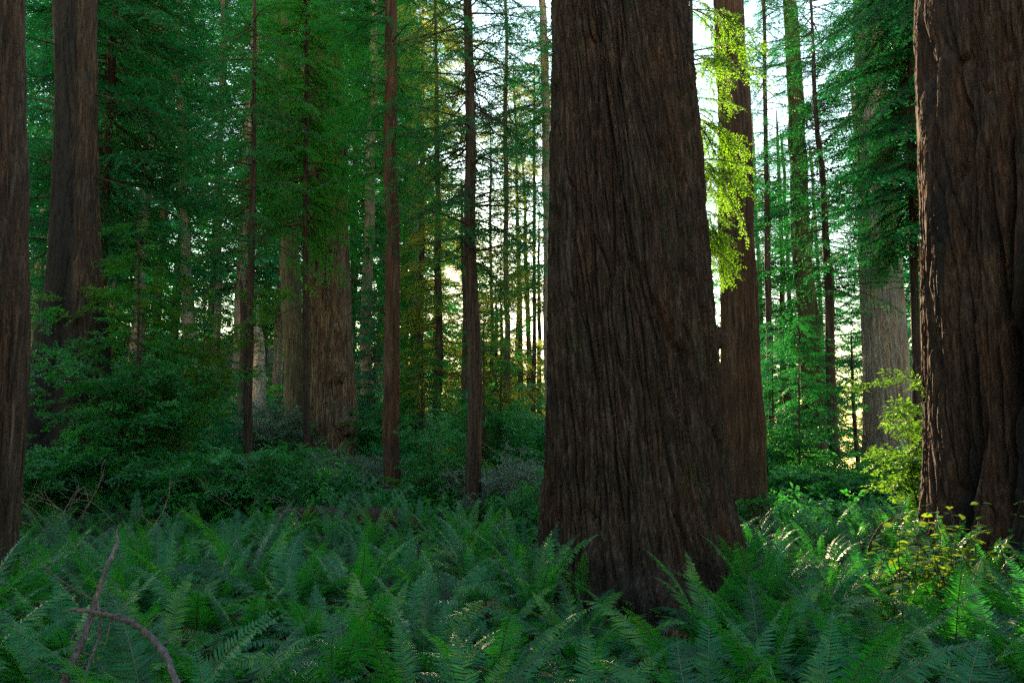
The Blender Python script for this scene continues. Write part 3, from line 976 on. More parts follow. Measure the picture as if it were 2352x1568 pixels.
make_tree('fir_tree', 'faint slim conifer between the brown redwood and the moss-draped trunk', 'tree',
          [(1790, 380, 8), (1796, 650, 12), (1800, 950, 15)], 38, 'bark_brown', seed=32, nth=24, top_py=250, taper=.4,
          crown=dict(z0=4, z1=18, n=46, leaf='needle', tm=T_THIN, Lr=(.5, 1.0)))

# saplings (all foliage, thin stem)
SAP = [
    (320, 500, 1050, 19, 'shrub_bright', 'huckle', 'needle_bright', (.5, 1.0), 32, 'bushy sapling with bright top shoots in front of the fire-hollowed redwood'),
    (470, 650, 1010, 26, '', '', 'needle_teal', (.5, 1.0), 36, 'soft teal sapling in the hollow before the pale slim column'),
    (1150, 560, 1080, 30, '', '', 'needle_gold', (.6, 1.2), 44, 'feathery sapling in golden light between slender pole and massive redwood'),
    (1112, 720, 1080, 24, '', '', 'needle', (.4, .95), 34, 'leafy green sapling directly past the slender dark pole'),
    (1835, 720, 1140, 24, '', '', 'needle', (.4, .9), 34, 'feathery sapling hugging the foot of the moss-draped trunk'),
    (1775, 760, 1150, 27, '', '', 'needle_teal', (.4, .9), 32, 'teal sapling showing along the edge of the brown redwood'),
    (1880, 800, 1120, 30, '', '', 'needle', (.4, .8), 26, 'small olive sapling behind the leaning dark pole'),
    (860, 640, 1080, 33, '', '', 'needle_teal', (.6, 1.1), 34, 'teal sapling seen between the burled redwood and the reddish trunk'),
    (970, 780, 1120, 30, '', '', 'needle', (.5, 1.0), 30, 'green sapling under the sun between the two straight poles'),
]
for i, (px, top, bot, Y, _a, _b, leaf, Lr, n, lab) in enumerate(SAP):
    pt, pb = at(px, top, Y), at(px, bot, Y)
    g = gz(pb[0], Y)
    c = [[pt[0], Y, pt[2], .012], [pb[0], Y, g - .2, .05]]
    base = np.array([pb[0], Y, g])
    t = thing('hemlock_sapling', base, lab, 'sapling', 'saplings under the big trees')
    obj('trunk', trunk_mesh(c, base, M['bark_dark'], 16, .2, .006, .04, 0, .1, 5, 50 + i), t)
    obj('crown', crown_mesh(c, base, g + .4, pt[2], n, Lr, T_MID if i % 2 == 0 else T_MID, leaf, seed=60 + i, tilt=(-.3, .25), taper=.6), t)

# farther trees of the wood: shared crowns, each its own trunk and place
FARC = []
for i in range(4):
    c0 = [[0, 0, 46, .15], [0, 0, -1, .4]]
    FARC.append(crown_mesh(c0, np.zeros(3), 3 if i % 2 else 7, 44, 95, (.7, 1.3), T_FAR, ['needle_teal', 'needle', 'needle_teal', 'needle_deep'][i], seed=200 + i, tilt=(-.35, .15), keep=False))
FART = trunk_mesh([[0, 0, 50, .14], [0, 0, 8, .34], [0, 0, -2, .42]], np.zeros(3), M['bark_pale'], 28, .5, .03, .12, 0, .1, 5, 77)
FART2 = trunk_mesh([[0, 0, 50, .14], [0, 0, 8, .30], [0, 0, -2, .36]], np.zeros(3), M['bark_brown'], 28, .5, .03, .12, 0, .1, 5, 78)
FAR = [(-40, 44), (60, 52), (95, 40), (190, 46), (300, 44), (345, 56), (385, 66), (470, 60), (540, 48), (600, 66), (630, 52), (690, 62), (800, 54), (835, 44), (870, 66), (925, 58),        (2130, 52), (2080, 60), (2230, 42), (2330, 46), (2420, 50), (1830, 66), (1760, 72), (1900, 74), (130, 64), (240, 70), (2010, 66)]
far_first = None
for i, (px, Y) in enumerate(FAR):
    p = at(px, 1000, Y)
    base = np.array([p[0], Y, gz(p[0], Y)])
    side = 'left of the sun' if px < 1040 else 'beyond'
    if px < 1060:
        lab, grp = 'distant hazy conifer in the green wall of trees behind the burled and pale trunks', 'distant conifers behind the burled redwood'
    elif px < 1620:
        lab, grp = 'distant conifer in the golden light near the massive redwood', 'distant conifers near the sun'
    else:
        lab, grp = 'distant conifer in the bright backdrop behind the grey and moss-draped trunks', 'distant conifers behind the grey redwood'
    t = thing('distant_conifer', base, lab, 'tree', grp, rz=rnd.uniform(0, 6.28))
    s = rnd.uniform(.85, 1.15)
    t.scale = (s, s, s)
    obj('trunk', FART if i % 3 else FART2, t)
    if 940 < px < 1400:
        c0 = [[base[0], base[1], base[2] + 46, .15], [base[0], base[1], base[2] - 1, .4]]
        t.scale = (1, 1, 1)
        t.rotation_euler = (0, 0, 0)
        obj('crown', crown_mesh(c0, base, base[2] + 4, base[2] + 44, 110, (.7, 1.3), T_FAR, 'needle', seed=240 + i, tilt=(-.35, .15)), t)
    else:
        obj('crown', FARC[i % 4], t)


# far wood: one mass
def far_wood():
    r = np.random.default_rng(5)
    mb = MB()
    for i in range(230):
        px = r.uniform(-250, 2600) if i < 190 else r.uniform(1030, 1290)
        if 1930 < px < 2005 or (1690 < px < 2010 and r.random() < .3):
            continue
        Y = r.uniform(80, 105)
        p = at(px, 1000, Y)
        g = gz(p[0], Y)
        hgt = r.uniform(30, 60)
        if 1020 < px < 1064:
            hgt = r.uniform(24, 34)
        elif 1020 < px < 1300:
            hgt = r.uniform(4, 10)
        elif 1650 < px < 2050:
            hgt = r.uniform(26, 40)
        k = int(hgt * .8)
        for j in range(k):
            z = g + hgt * (j + r.random()) / k
            a = r.uniform(0, 2 * PI)
            if in_corridor(np.array([p[0], Y, z]), np.array([p[0], Y, z]), 2.2):
                continue
            put_spray(mb, T_FAR[r.integers(3)], np.array([p[0], Y, z]), a, r.uniform(-.4, .1), r.normal(0, .3), 2.2 * (1 - .5 * j / k), r.uniform(.2, .8), r)
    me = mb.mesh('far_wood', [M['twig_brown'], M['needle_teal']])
    tag(obj('far_wood', me), 'far-off wood of hazy conifers closing the view behind all trunks', 'wood', None, 'stuff')


far_wood()


def shading_wood():  # unseen trees added to block light from behind and beside the camera
    r = np.random.default_rng(15)
    mb = MB()
    for i in range(64):
        if i < 40:
            a = r.uniform(math.radians(100), math.radians(260))
            d = r.uniform(13, 24)
            x, y = d * math.sin(a), d * math.cos(a)
        else:
            y = r.uniform(-2, 22)
            x = (1 if i % 2 else -1) * (.78 * max(y, 0) + r.uniform(6, 14))
        g = gz(x, y)
        hgt = r.uniform(20, 30)
        tube(mb, np.array([[x, y, g - .5], [x, y, g + hgt * .5], [x, y, g + hgt]]), [.3, .2, .05], 8, 0)
        for j in range(34):
            z = g + 2 + (hgt - 2) * (j + r.random()) / 34
            p = np.array([x, y, z])
            a = r.uniform(0, 2 * PI)
            L = 4.2 * (1 - .6 * j / 34)
            if in_corridor(p, p + np.array([math.cos(a), math.sin(a), 0]) * L):
                continue
            put_spray(mb, T_FAR[r.integers(3)], p, a, r.uniform(-.3, .1), r.normal(0, .3), L / 3.2, r.uniform(.2, .8), r)
    tag(obj('shading_wood', mb.mesh('shading_wood', [M['bark_dark'], M['needle_deep']])), 'unseen conifer wood around and behind the viewpoint, added to block low light', 'wood', None, 'stuff')


shading_wood()

# ------------------------------------------------------------------ shrubs


def leaf_cluster(seed, n=26, L=.35, leaf=.03, wide=.55, flat=.25):
    """a twiglet along +X with oval leaves; kite of two triangles, slightly folded"""
    r = np.random.default_rng(seed)
    out = []
    for i in range(n):
        t = (i + .5) / n
        p = np.array([L * t, 0, .06 * L * math.sin(3 * t)]) + r.normal(0, .012, 3)
        side = 1 if i % 2 else -1
        a = side * r.uniform(.5, 1.2)
        if r.random() < .3:
            p = p + np.array([0, side * L * .25 * r.random(), r.normal(0, .03)])
        d = np.array([math.cos(a), math.sin(a), r.normal(0, flat)])
        d /= np.linalg.norm(d)
        w = np.cross(d, np.array([0, 0, 1]) + r.normal(0, .35, 3))
        w /= np.linalg.norm(w)
        l = leaf * r.uniform(.7, 1.3)
        up = np.cross(w, d) * l * .1
        m1, m2 = p + d * l * .5 + w * l * wide * .5 + up, p + d * l * .5 - w * l * wide * .5 + up
        out.append([p, m1, p + d * l])
        out.append([p, p + d * l, m2])
    return np.array(out)


C_HUCK = [leaf_cluster(300 + i, 30, .42, .075, .5) for i in range(4)]
C_TINY = [leaf_cluster(320 + i, 22, .34, .055, .55, .5) for i in range(3)]
C_BIG = [leaf_cluster(340 + i, 16, .5, .09, .55) for i in range(3)]


def shrub_parts(seed, h, w, ns, cl, dens, droop=.1, bare=0.0):
    """returns stems MB, foliage MB, local coordinates"""
    r = np.random.default_rng(seed)
    st, fo = MB(), MB()
    for i in range(ns):
        a = r.uniform(0, 2 * PI)
        lean = r.uniform(.1, .9) * w / max(h, .1)
        d = np.array([math.cos(a) * lean, math.sin(a) * lean, 1])
        L = h * r.uniform(.6, 1.1)
        pts = wander(np.array([math.cos(a), math.sin(a), 0]) * r.uniform(0, .15) * w, d, L, 10, r, .12, .03 + droop * .3)
        tube(st, pts, np.linspace(.014, .004, len(pts)), 4)
        for j in range(int(dens)):
            k = r.integers(3, len(pts))
            p = pts[k]
            aa = r.uniform(0, 2 * PI)
            dd = np.array([math.cos(aa), math.sin(aa), r.uniform(-.1, .5)])
            ll = w * r.uniform(.15, .6)
            q = wander(p, dd, ll, 4, r, .2, .05)
            tube(st, q, np.linspace(.006, .002, len(q)), 3, cap=False)
            if r.random() < bare:
                continue
            for e in (2, 3, 4):
                for rep in range(2):
                    Rm = rot(math.atan2(dd[1], dd[0]) + r.normal(0, .7), r.normal(0, .3), r.normal(0, .4)) * r.uniform(.7, 1.2)
                    tr = cl[r.integers(len(cl))]
                    v = tr.reshape(-1, 3) @ Rm.T + q[e]
                    fo.add(v, np.arange(len(v)).reshape(-1, 3), None, 0, np.repeat(np.clip(r.uniform(.2, .8) + r.normal(0, .12, len(v) // 6), 0, 1), 6))
    return st, fo


def shrub(name, label, cat, px, py, Y, h, w, ns, dens, leaf, cl, seed, stem='twig_brown', group=None, bare=0.0):
    p = at(px, py, Y)
    base = np.array([p[0], Y, gz(p[0], Y)])
    st, fo = shrub_parts(seed, h, w, ns, cl, dens, bare=bare)
    t = thing(name, base, label, cat, group)
    obj('stems', st.mesh('stems', [M[stem]], True), t)
    if fo.n:
        obj('foliage', fo.mesh('foliage', [M[leaf]]), t)
    return t


SHR = 'shrubs of the understory'
shrub('huckleberry_bush', 'big dark green bush heaped up beside the fire-hollowed redwood', 'bush', 330, 1040, 18, 4.4, 1.8, 17, 11, 'shrub', C_HUCK, 1, group=SHR)
shrub('huckleberry_bush', 'leafy bush with a bright green crown under the drooping boughs', 'bush', 350, 1040, 21, 6.4, 1.8, 22, 12, 'shrub_bright', C_HUCK, 2, group=SHR)
shrub('huckleberry_bush', 'dark low bush spreading at the foot of the fire-hollowed redwood', 'bush', 120, 1060, 17, 2.1, 1.5, 18, 10, 'shrub', C_HUCK, 3, group=SHR)
shrub('huckleberry_bush', 'spreading glossy bush with pale bare stems below the spindly hemlock', 'bush', 560, 1060, 17.5, 1.35, 2.0, 20, 11, 'shrub', C_HUCK, 4, 'twig_grey', SHR)
shrub('huckleberry_bush', 'rounded green bush between the glossy bush and the fire-hollowed redwood', 'bush', 430, 1070, 17, 1.3, 1.3, 14, 9, 'shrub', C_HUCK, 5, group=SHR)
shrub('brush_bush', 'silvery twiggy brush in front of the burled redwood', 'bush', 800, 1110, 22.5, 1.1, 1.8, 26, 12, 'shrub_grey', C_TINY, 6, 'twig_grey', SHR, bare=.45)
shrub('brush_bush', 'low green and grey brush left of the reddish straight trunk', 'bush', 690, 1110, 19.5, .9, 1.4, 20, 12, 'shrub', C_TINY, 7, 'twig_grey', SHR, bare=.25)
shrub('huckleberry_bush', 'airy dark-stemmed shrub between the reddish trunk and the slender pole', 'bush', 985, 1160, 19.2, 2.2, .9, 13, 8, 'shrub', C_TINY, 8, 'twig_brown', SHR)
shrub('huckleberry_bush', 'small sun-touched shrub at the slender pole, catching a warm glint', 'bush', 1020, 1150, 20.5, 1.8, 1.0, 14, 9, 'shrub_bright', C_TINY, 9, 'twig_brown', SHR)
shrub('brush_bush', 'grey-leaved brush between the slender pole and the massive redwood', 'bush', 1180, 1170, 18.5, 1.9, 1.5, 24, 12, 'shrub_grey', C_TINY, 10, 'twig_grey', SHR, bare=.2)
shrub('brush_bush', 'dim green brush hugging the edge of the massive redwood', 'bush', 1245, 1170, 15.5, 1.4, .8, 14, 10, 'shrub', C_TINY, 11, 'twig_brown', SHR)
shrub('huckleberry_bush', 'sunlit yellow-green bush leaning out from behind the enormous fluted redwood', 'bush', 2125, 1060, 14.6, 3.6, 1.0, 10, 8, 'shrub_bright', C_HUCK, 12, 'twig_brown', SHR)
shrub('huckleberry_bush', 'dark rounded bush at the base of the broad grey redwood', 'bush', 2040, 1180, 22, 1.9, 1.2, 16, 10, 'shrub', C_HUCK, 13, group=SHR)
shrub('huckleberry_bush', 'low dark bush below the leaning dark pole', 'bush', 1920, 1170, 21.5, 1.5, 1.5, 18, 10, 'shrub', C_HUCK, 14, group=SHR)
shrub('huckleberry_bush', 'low teal bush beside the foot of the brown redwood', 'bush', 1800, 1160, 22.5, 1.5, 1.3, 16, 10, 'shrub', C_HUCK, 15, group=SHR)
shrub('huckleberry_bush', 'fresh green bush behind the burled redwood and the reddish trunk', 'bush', 850, 1040, 31, 3.0, 2.2, 18, 9, 'shrub', C_BIG, 16, group=SHR)
shrub('huckleberry_bush', 'pale teal bush under the spiked snag', 'bush', 610, 980, 30, 2.4, 2.2, 18, 9, 'shrub_grey', C_BIG, 17, group=SHR)

# more understory behind, shared shapes
UP = []
for i in range(3):
    st, fo = shrub_parts(400 + i, 2.6, 1.9, 14, C_BIG, 9)
    UP.append((st.mesh('stems', [M['twig_brown']], True), fo.mesh('foliage', [M[['shrub', 'needle_teal', 'shrub'][i]]])))
UND = [(30, 27), (110, 30), (210, 26), (280, 30), (380, 28), (450, 33), (520, 36), (640, 40), (720, 42), (760, 38), (830, 40), (900, 28), (950, 34), (930, 26), (1010, 30), (1050, 36), (1100, 32), (1130, 40), (1190, 34),
       (1230, 28), (1150, 26), (1090, 25), (1240, 44), (1040, 46), (980, 44), (880, 48), (560, 46), (340, 40), (160, 38), (60, 40), (1770, 30), (1830, 34), (1880, 38), (2100, 28), (2140, 33), (2090, 38), (2200, 30), (440, 24), (360, 23), (250, 23), (1660, 26), (1760, 25)]
for i, (px, Y) in enumerate(UND):
    p = at(px, 1000, Y)
    base = np.array([p[0], Y, gz(p[0], Y)])
    lab = 'dim understory bush in the undergrowth behind the straight poles and the burled redwood' if px < 1500 else 'dim understory bush in the undergrowth around the grey and moss-draped trunks'
    t = thing('understory_bush', base, lab, 'bush', 'understory bushes before the sun' if px < 1500 else 'understory bushes by the grey redwood', rz=rnd.uniform(0, 6.28))
    s = rnd.uniform(.5, .85) if px < 960 and Y < 38 else rnd.uniform(.7, 1.3)
    t.scale = (s, s, s * rnd.uniform(.8, 1.2))
    obj('stems', UP[i % 3][0], t)
    obj('foliage', UP[i % 3][1], t)


# undergrowth carpet (nobody could count it)
def undergrowth():
    r = np.random.default_rng(8)
    mb = MB()
    n = 9000
    Y = 17 + 50 * r.random(n) ** 1.5
    X = (r.random(n) * 2 - 1) * (.75 * Y + 2)
    Z = ground(X, Y)
    for i in range(n):
        tr = C_BIG[i % 3]
        s = r.uniform(.8, 1.8)
        Rm = rot(r.uniform(0, 6.28), r.uniform(-.2, .7), r.normal(0, .4)) * s
        v = tr.reshape(-1, 3) @ Rm.T + np.array([X[i], Y[i], Z[i] + r.uniform(.0, .6)])
        mb.add(v, np.arange(len(v)).reshape(-1, 3), None, 0, r.uniform(.1, .8))
    tag(obj('undergrowth', mb.mesh('undergrowth', [M['shrub']])), 'low leafy undergrowth carpeting the ground behind the ferns', 'undergrowth', None, 'stuff')


undergrowth()


# salal at the giant's foot: large leaves
def salal():
    Y = 9.3
    p = at(2165, 1290, Y)
    base = np.array([p[0], Y, gz(p[0], Y)])
    r = np.random.default_rng(66)
    t = thing('salal_shrub', base, 'leafy salal with big glossy sunlit leaves at the fluted redwood', 'shrub', SHR)
    st, fo = MB(), MB()
    for i in range(52):
        a = r.uniform(0, 2 * PI)
        ln = r.uniform(.05, .6)
        pts = wander(np.array([r.normal(0, .42), r.normal(0, .25), 0]), [math.cos(a) * ln, math.sin(a) * ln * .7, 1], r.uniform(.7, 1.6), 9, r, .12, .015)
        tube(st, pts, np.linspace(.008, .003, len(pts)), 5)
        for j in range(2, 10):
            for rep in range(2):
                if r.random() < .22:
                    continue
                ang = r.uniform(0, 2 * PI)
                l = r.uniform(.09, .16)
                d = np.array([math.cos(ang), math.sin(ang), r.uniform(-.35, .25)])
                d /= np.linalg.norm(d)
                w = np.cross(d, np.array([0, 0, 1]) + r.normal(0, .25, 3))
                w /= np.linalg.norm(w)
                up = np.cross(w, d)
                q = pts[j] + d * .02
                prof = [(0, .0), (.22, .36), (.5, .5), (.78, .32), (1, 0)]
                mid = [q + d * l * s - up * l * .12 * s * s for s, _ in prof]
                vs = list(mid)
                for sd in (1, -1):
                    for (s, ww), m in list(zip(prof, mid))[1:-1]:
                        vs.append(m + sd * w * l * ww * .62 + up * l * .07)
                tri = [[0, 5, 1], [1, 5, 6], [1, 6, 2], [2, 6, 7], [2, 7, 3], [3, 7, 4], [0, 1, 8], [1, 9, 8], [1, 2, 9], [2, 10, 9], [2, 3, 10], [3, 4, 10]]
                fo.add(np.array(vs), tri, None, 0, float(np.clip(r.normal(.5, .2), 0, 1)))
    obj('stems', st.mesh('stems', [M['twig_brown']], True), t)
    obj('foliage', fo.mesh('foliage', [M['salal']], True), t)


salal()

# ------------------------------------------------------------------ ferns


def frond_mb(seed, a0=1.15, a1=-.35, npair=40, dead=False, lod=0):
    r = np.random.default_rng(seed)
    mb = MB()
    ns = 26
    t = np.linspace(0, 1, ns)
    ang = a0 + (a1 - a0) * t ** 1.25
    side = r.normal(0, .22)
    yaw = side * t ** 1.6
    ds = 1.0 / (ns - 1)
    d = np.stack([np.cos(ang) * np.cos(yaw), np.cos(ang) * np.sin(yaw), np.sin(ang)], -1)
    p = np.vstack([[0, 0, 0], np.cumsum((d[:-1] + d[1:]) / 2 * ds, axis=0)])
    tube(mb, p[::2 if lod else 1], np.linspace(.0055, .0012, len(p[::2 if lod else 1])), 3 if lod else 4, 1, .5)
    tt = np.linspace(.13, .985, npair)
    P = np.stack([np.interp(tt, t, p[:, k]) for k in range(3)], -1)
    D = np.stack([np.interp(tt, t, d[:, k]) for k in range(3)], -1)
    D /= np.linalg.norm(D, axis=1)[:, None]
    roll = r.normal(0, .25)
    S0 = np.cross(np.array([0, 0, 1.0]), D)
    S0 /= np.linalg.norm(S0, axis=1)[:, None] + 1e-6
    Nn = np.cross(D, S0)
    S = S0 * math.cos(roll) + Nn * math.sin(roll)
    Nn = np.cross(D, S)
    prof = np.minimum(1, ((tt - .09) / .14)) ** .7 * np.where(tt < .4, 1, np.clip(1 - ((tt - .4) / .61) ** 2.0, 0.03, 1))
    ln = .122 * prof * r.uniform(.85, 1.12, npair)
    wd = .0140 * (.55 + .45 * prof)
    for sd in (-1, 1):
        l = ln * r.uniform(.88, 1.1, npair)
        if dead:
            l = l * r.uniform(.3, .95, npair)
        fw = .28 + .25 * tt + r.normal(0, .07, npair)
        dr = -.12 + r.normal(0, .10, npair) - (.5 if dead else 0)
        d1 = sd * S * np.cos(fw)[:, None] + D * np.sin(fw)[:, None] + Nn * dr[:, None]
        d1 /= np.linalg.norm(d1, axis=1)[:, None]
        wv = np.cross(d1, Nn)
        wv /= np.linalg.norm(wv, axis=1)[:, None]
        curl = (r.uniform(.05, .22, npair) + (.4 if dead else 0))[:, None]
        tw = Nn * (r.normal(0, .35, npair))[:, None]
        wv2 = wv + tw * .6
        m = P + d1 * (l * .55)[:, None] - Nn * l[:, None] * curl * .3
        e = P + d1 * l[:, None] - Nn * l[:, None] * curl
        w_ = wd[:, None]
        v = np.stack([P + wv * w_ * .45, P - wv * w_ * .45, m + wv2 * w_ * .62, m - wv2 * w_ * .62, e], 1).reshape(-1, 3)
        b = np.arange(npair)[:, None] * 5
        tri = np.concatenate([b + np.array([[0, 1, 2]]), b + np.array([[1, 3, 2]]), b + np.array([[2, 3, 4]])])
        mb.add(v, tri, None, 0, np.repeat(np.clip(.5 + r.normal(0, .16, npair), 0, 1), 5))
    return mb


FR = []                                       # (mesh, initial angle)
for i, (a0, a1) in enumerate([(1.42, .55), (1.3, .1), (1.2, -.2), (1.05, -.35), (.9, -.45), (.75, -.5), (.6, -.55), (1.35, .35), (1.1, -.6), (.45, -.4)]):
    FR.append(frond_mb(500 + i, a0, a1, 42))
FR_ME = [m.mesh('frond', [M['fern'], M['fern_rib']]) for m in FR]
FD_ME = [frond_mb(520 + i, a0, a1, 34, True).mesh('dead_frond', [M['fern_dead'], M['fern_dead']]) for i, (a0, a1) in enumerate([(.8, -1.2), (.55, -.9), (1.05, -1.4), (.35, -.5)])]
FR_LO = [frond_mb(540 + i, a0, a1, 30, lod=1) for i, (a0, a1) in enumerate([(1.4, .5), (1.25, .05), (1.1, -.3), (.9, -.5), (.65, -.55), (.45, -.45)])]


def fern_spec(r, n, upright=0.0):
    out = []
    for k in range(n):
        az = 2 * PI * (k + r.uniform(-.35, .35)) / n * 1.0 + (k % 3) * 2.1
        q = r.random()
        idx = int(np.clip((q ** (1 + upright)) * 10, 0, 9))
        out.append((idx, az, r.uniform(.75, 1.12) * (1.08 if idx in (0, 7) else 1), r.normal(0, .12)))
    return out


# whole-plant meshes for the ferns farther back
FERN_LO = []
for i in range(7):
    r = np.random.default_rng(600 + i)
    mb = MB()
    for idx, az, s, roll in fern_spec(r, int(r.integers(13, 19)), .5 if i < 2 else 0):
        src = FR_LO[min(5, idx * 6 // 10)]
        Rm = rot(az, 0, roll) * s
        off = mb.n
        for a in src.v:
            pass
        v = np.concatenate(src.v) @ Rm.T
        tint = np.clip(np.concatenate(src.tint) + r.normal(0, .18), 0, 1)
        mb.v.append(v)
        mb.tint.append(tint)
        for arr, m in src.t:
            mb.t.append((arr + off, m))
        for arr, m in src.q:
            mb.q.append((arr + off, m))
        mb.n += len(v)
    FERN_LO.append(mb.mesh('sword_fern', [M['fern'], M['fern_rib']]))

FGROUP = 'sword ferns carpeting the forest floor'
bigX = BIGC[-1][0]
giantX = ctrl[-1][0]


def zone_label(x, y):
    az = x / y
    if y < 6.2:
        if az < -.38:
            return 'sword fern in the closest row, around the fallen dead branches'
        if az < -.12:
            return 'sword fern in the closest row, just right of the bent dead branch'
        if az < .12:
            return 'sword fern in the closest row, in line with the slender pole'
        if az < .38:
            return 'sword fern in the closest row, before the massive redwood and its right side'
        return 'sword fern in the closest row, on the side of the fluted redwood'
    if y < 9.4:
        if az < -.4:
            return 'sword fern in the middle of the carpet, behind the fallen dead branches'
        if az < -.15:
            return 'sword fern in the middle of the carpet, below the burled redwood'
        if az < .08:
            return 'sword fern in the middle of the carpet, below the two straight poles'
        if az < .3:
            return 'sword fern close against the front of the massive redwood'
        return 'sword fern between the massive redwood and the salal'
    if az < -.4:
        return 'small-looking sword fern at the back edge under the fire-hollowed redwood'
    if az < -.12:
        return 'small-looking sword fern at the back edge, below the brush and burled redwood'
    if az < .1:
        return 'small-looking sword fern at the back edge, at the feet of the straight poles'
    return 'small-looking sword fern at the back edge, around the brown redwood and the bushes'


def fern(x, y, s, near, r, label=None, upright=0.0, n=None, rz=None):
    z = gz(x, y)
    lab = label or zone_label(x, y)
    rz = r.uniform(0, 6.28) if rz is None else rz
    if not near:
        o = obj('sword_fern', FERN_LO[r.integers(7)])
        o.location = (x, y, z - .02)
        o.rotation_euler = (r.normal(0, .12), r.normal(0, .12), rz)
        o.scale = (s, s, s)
        tag(o, lab, 'fern', None if label else FGROUP + ': ' + lab)
        if label:
            o['group'] = FGROUP
        return
    t = thing('sword_fern', (x, y, z - .02), lab, 'fern', FGROUP if label else FGROUP + ': ' + lab, rz)
    t.scale = (s, s, s)
    for idx, az, fs, roll in fern_spec(r, n or int(r.integers(14, 21)), upright):
        f = obj('frond', FR_ME[idx], t)
        f.rotation_euler = (roll, r.normal(0, .08), az)
        f.scale = (fs, fs, fs)
        f.location = (.04 * math.cos(az), .04 * math.sin(az), 0)
    for k in range(r.integers(3, 8)):
        f = obj('dead_frond', FD_ME[r.integers(4)], t)
        f.rotation_euler = (0, 0, r.uniform(0, 6.28))
        fs = r.uniform(.75, 1.2)
        f.scale = (fs, fs, fs)


rF = np.random.default_rng(99)
placed = []
SPECIAL = [
    (1750, 1400, 6.3, 1.22, 0.2, 'large spreading teal fern at the right foot of the massive redwood'),
    (1830, 1330, 7.6, 1.15, 0.6, 'tall fern with one upright dark green frond, right of the massive redwood'),
    (1700, 1200, 11.6, 1.1, 0.8, 'sunlit yellow fern tuft beside the massive redwood base'),
    (1315, 1400, 7.9, .75, 0.9, 'single upright feathery fern before the massive redwood base'),
    (1090, 1230, 12.6, 1.35, 1.2, 'tall upright fern clump at the foot of the slender pole'),
    (560, 1280, 10.2, 1.5, 0.7, 'large shuttlecock fern clump standing above the others below the burled redwood'),
    (2080, 1330, 9.0, .95, 0.1, 'bleached sunlit fern directly below the salal'),
    (2190, 1330, 9.2, .9, 0.1, 'pale fern with a drooping sunlit frond under the salal leaves'),
    (2000, 1270, 10.5, 1.0, 0.0, 'fern with a long arching frond reaching past the salal'),
    (60, 1190, 9.3, 1.2, 0.3, 'blue-green fern at the foot of the slender edge trunk'),
]
for px, py, Y, s, up, lab in SPECIAL:
    p = at(px, py, Y)
    placed.append((p[0], Y))
    fern(p[0], Y, s, True, rF, lab, up)
tries = 0
nf = 0
while nf < 285 and tries < 20000:
    tries += 1
    y = 3.3 + 13.2 * rF.random() ** .85
    x = (rF.random() * 2 - 1) * (.70 * y + .9)
    if math.hypot(x - bigX, y - BIG_Y) < 1.65 or math.hypot(x - giantX, y - GIANT_Y) < 2.5:
        continue
    if y > 12 and x > .2 * y and rF.random() < .4:
        continue
    # bare litter in front of the massive trunk and before the giant
    if math.hypot(x - bigX - .1, (y - 9.0)) < .95:
        continue
    if math.hypot(x + .45, y - 7.6) < .6 or math.hypot(x + 2.9, y - 6.8) < .45:
        continue
    if math.hypot(x - 5.4, y - 8.7) < 1.5 and rF.random() < .88:
        continue
    md = .64 + .003 * y
    if any((x - a) ** 2 + (y - b) ** 2 < md * md for a, b in placed):
        continue
    placed.append((x, y))
    s = rF.uniform(.78, 1.15)
    if y < 4.4:
        s *= .85
    elif y < 9.2:
        s *= 1.18
    fern(x, y, s, y < 9.2, rF, upright=rF.choice([-.45, -.3, -.1, .4]))
    nf += 1
print('ferns', nf)

# ------------------------------------------------------------------ ground, litter, ground cover


def ground_sheet():
    nx, ny = 260, 340
    u = np.linspace(-1, 1, nx)
    v = np.linspace(0, 1, ny)
    xs = np.sign(u) * (np.abs(u) * 14 + np.abs(u) ** 5 * 136)
    ys = -32 + v * 60 + v ** 5 * 122
    X, Y = np.meshgrid(xs, ys)
    Z = ground(X, Y)
    Z = np.maximum(Z, -70)
    vv = np.stack([X, Y, Z], -1).reshape(-1, 3)
    i = np.arange(ny - 1)[:, None] * nx
    j = np.arange(nx - 1)[None]
    q = np.stack([i + j, i + j + 1, i + nx + j + 1, i + nx + j], -1).reshape(-1, 4)
    mb = MB()
    mb.add(vv, None, q, 0, .5)
    tag(obj('ground', mb.mesh('ground', [M['ground']], True)), 'brown forest floor of duff under the ferns', None, None, 'structure')


ground_sheet()


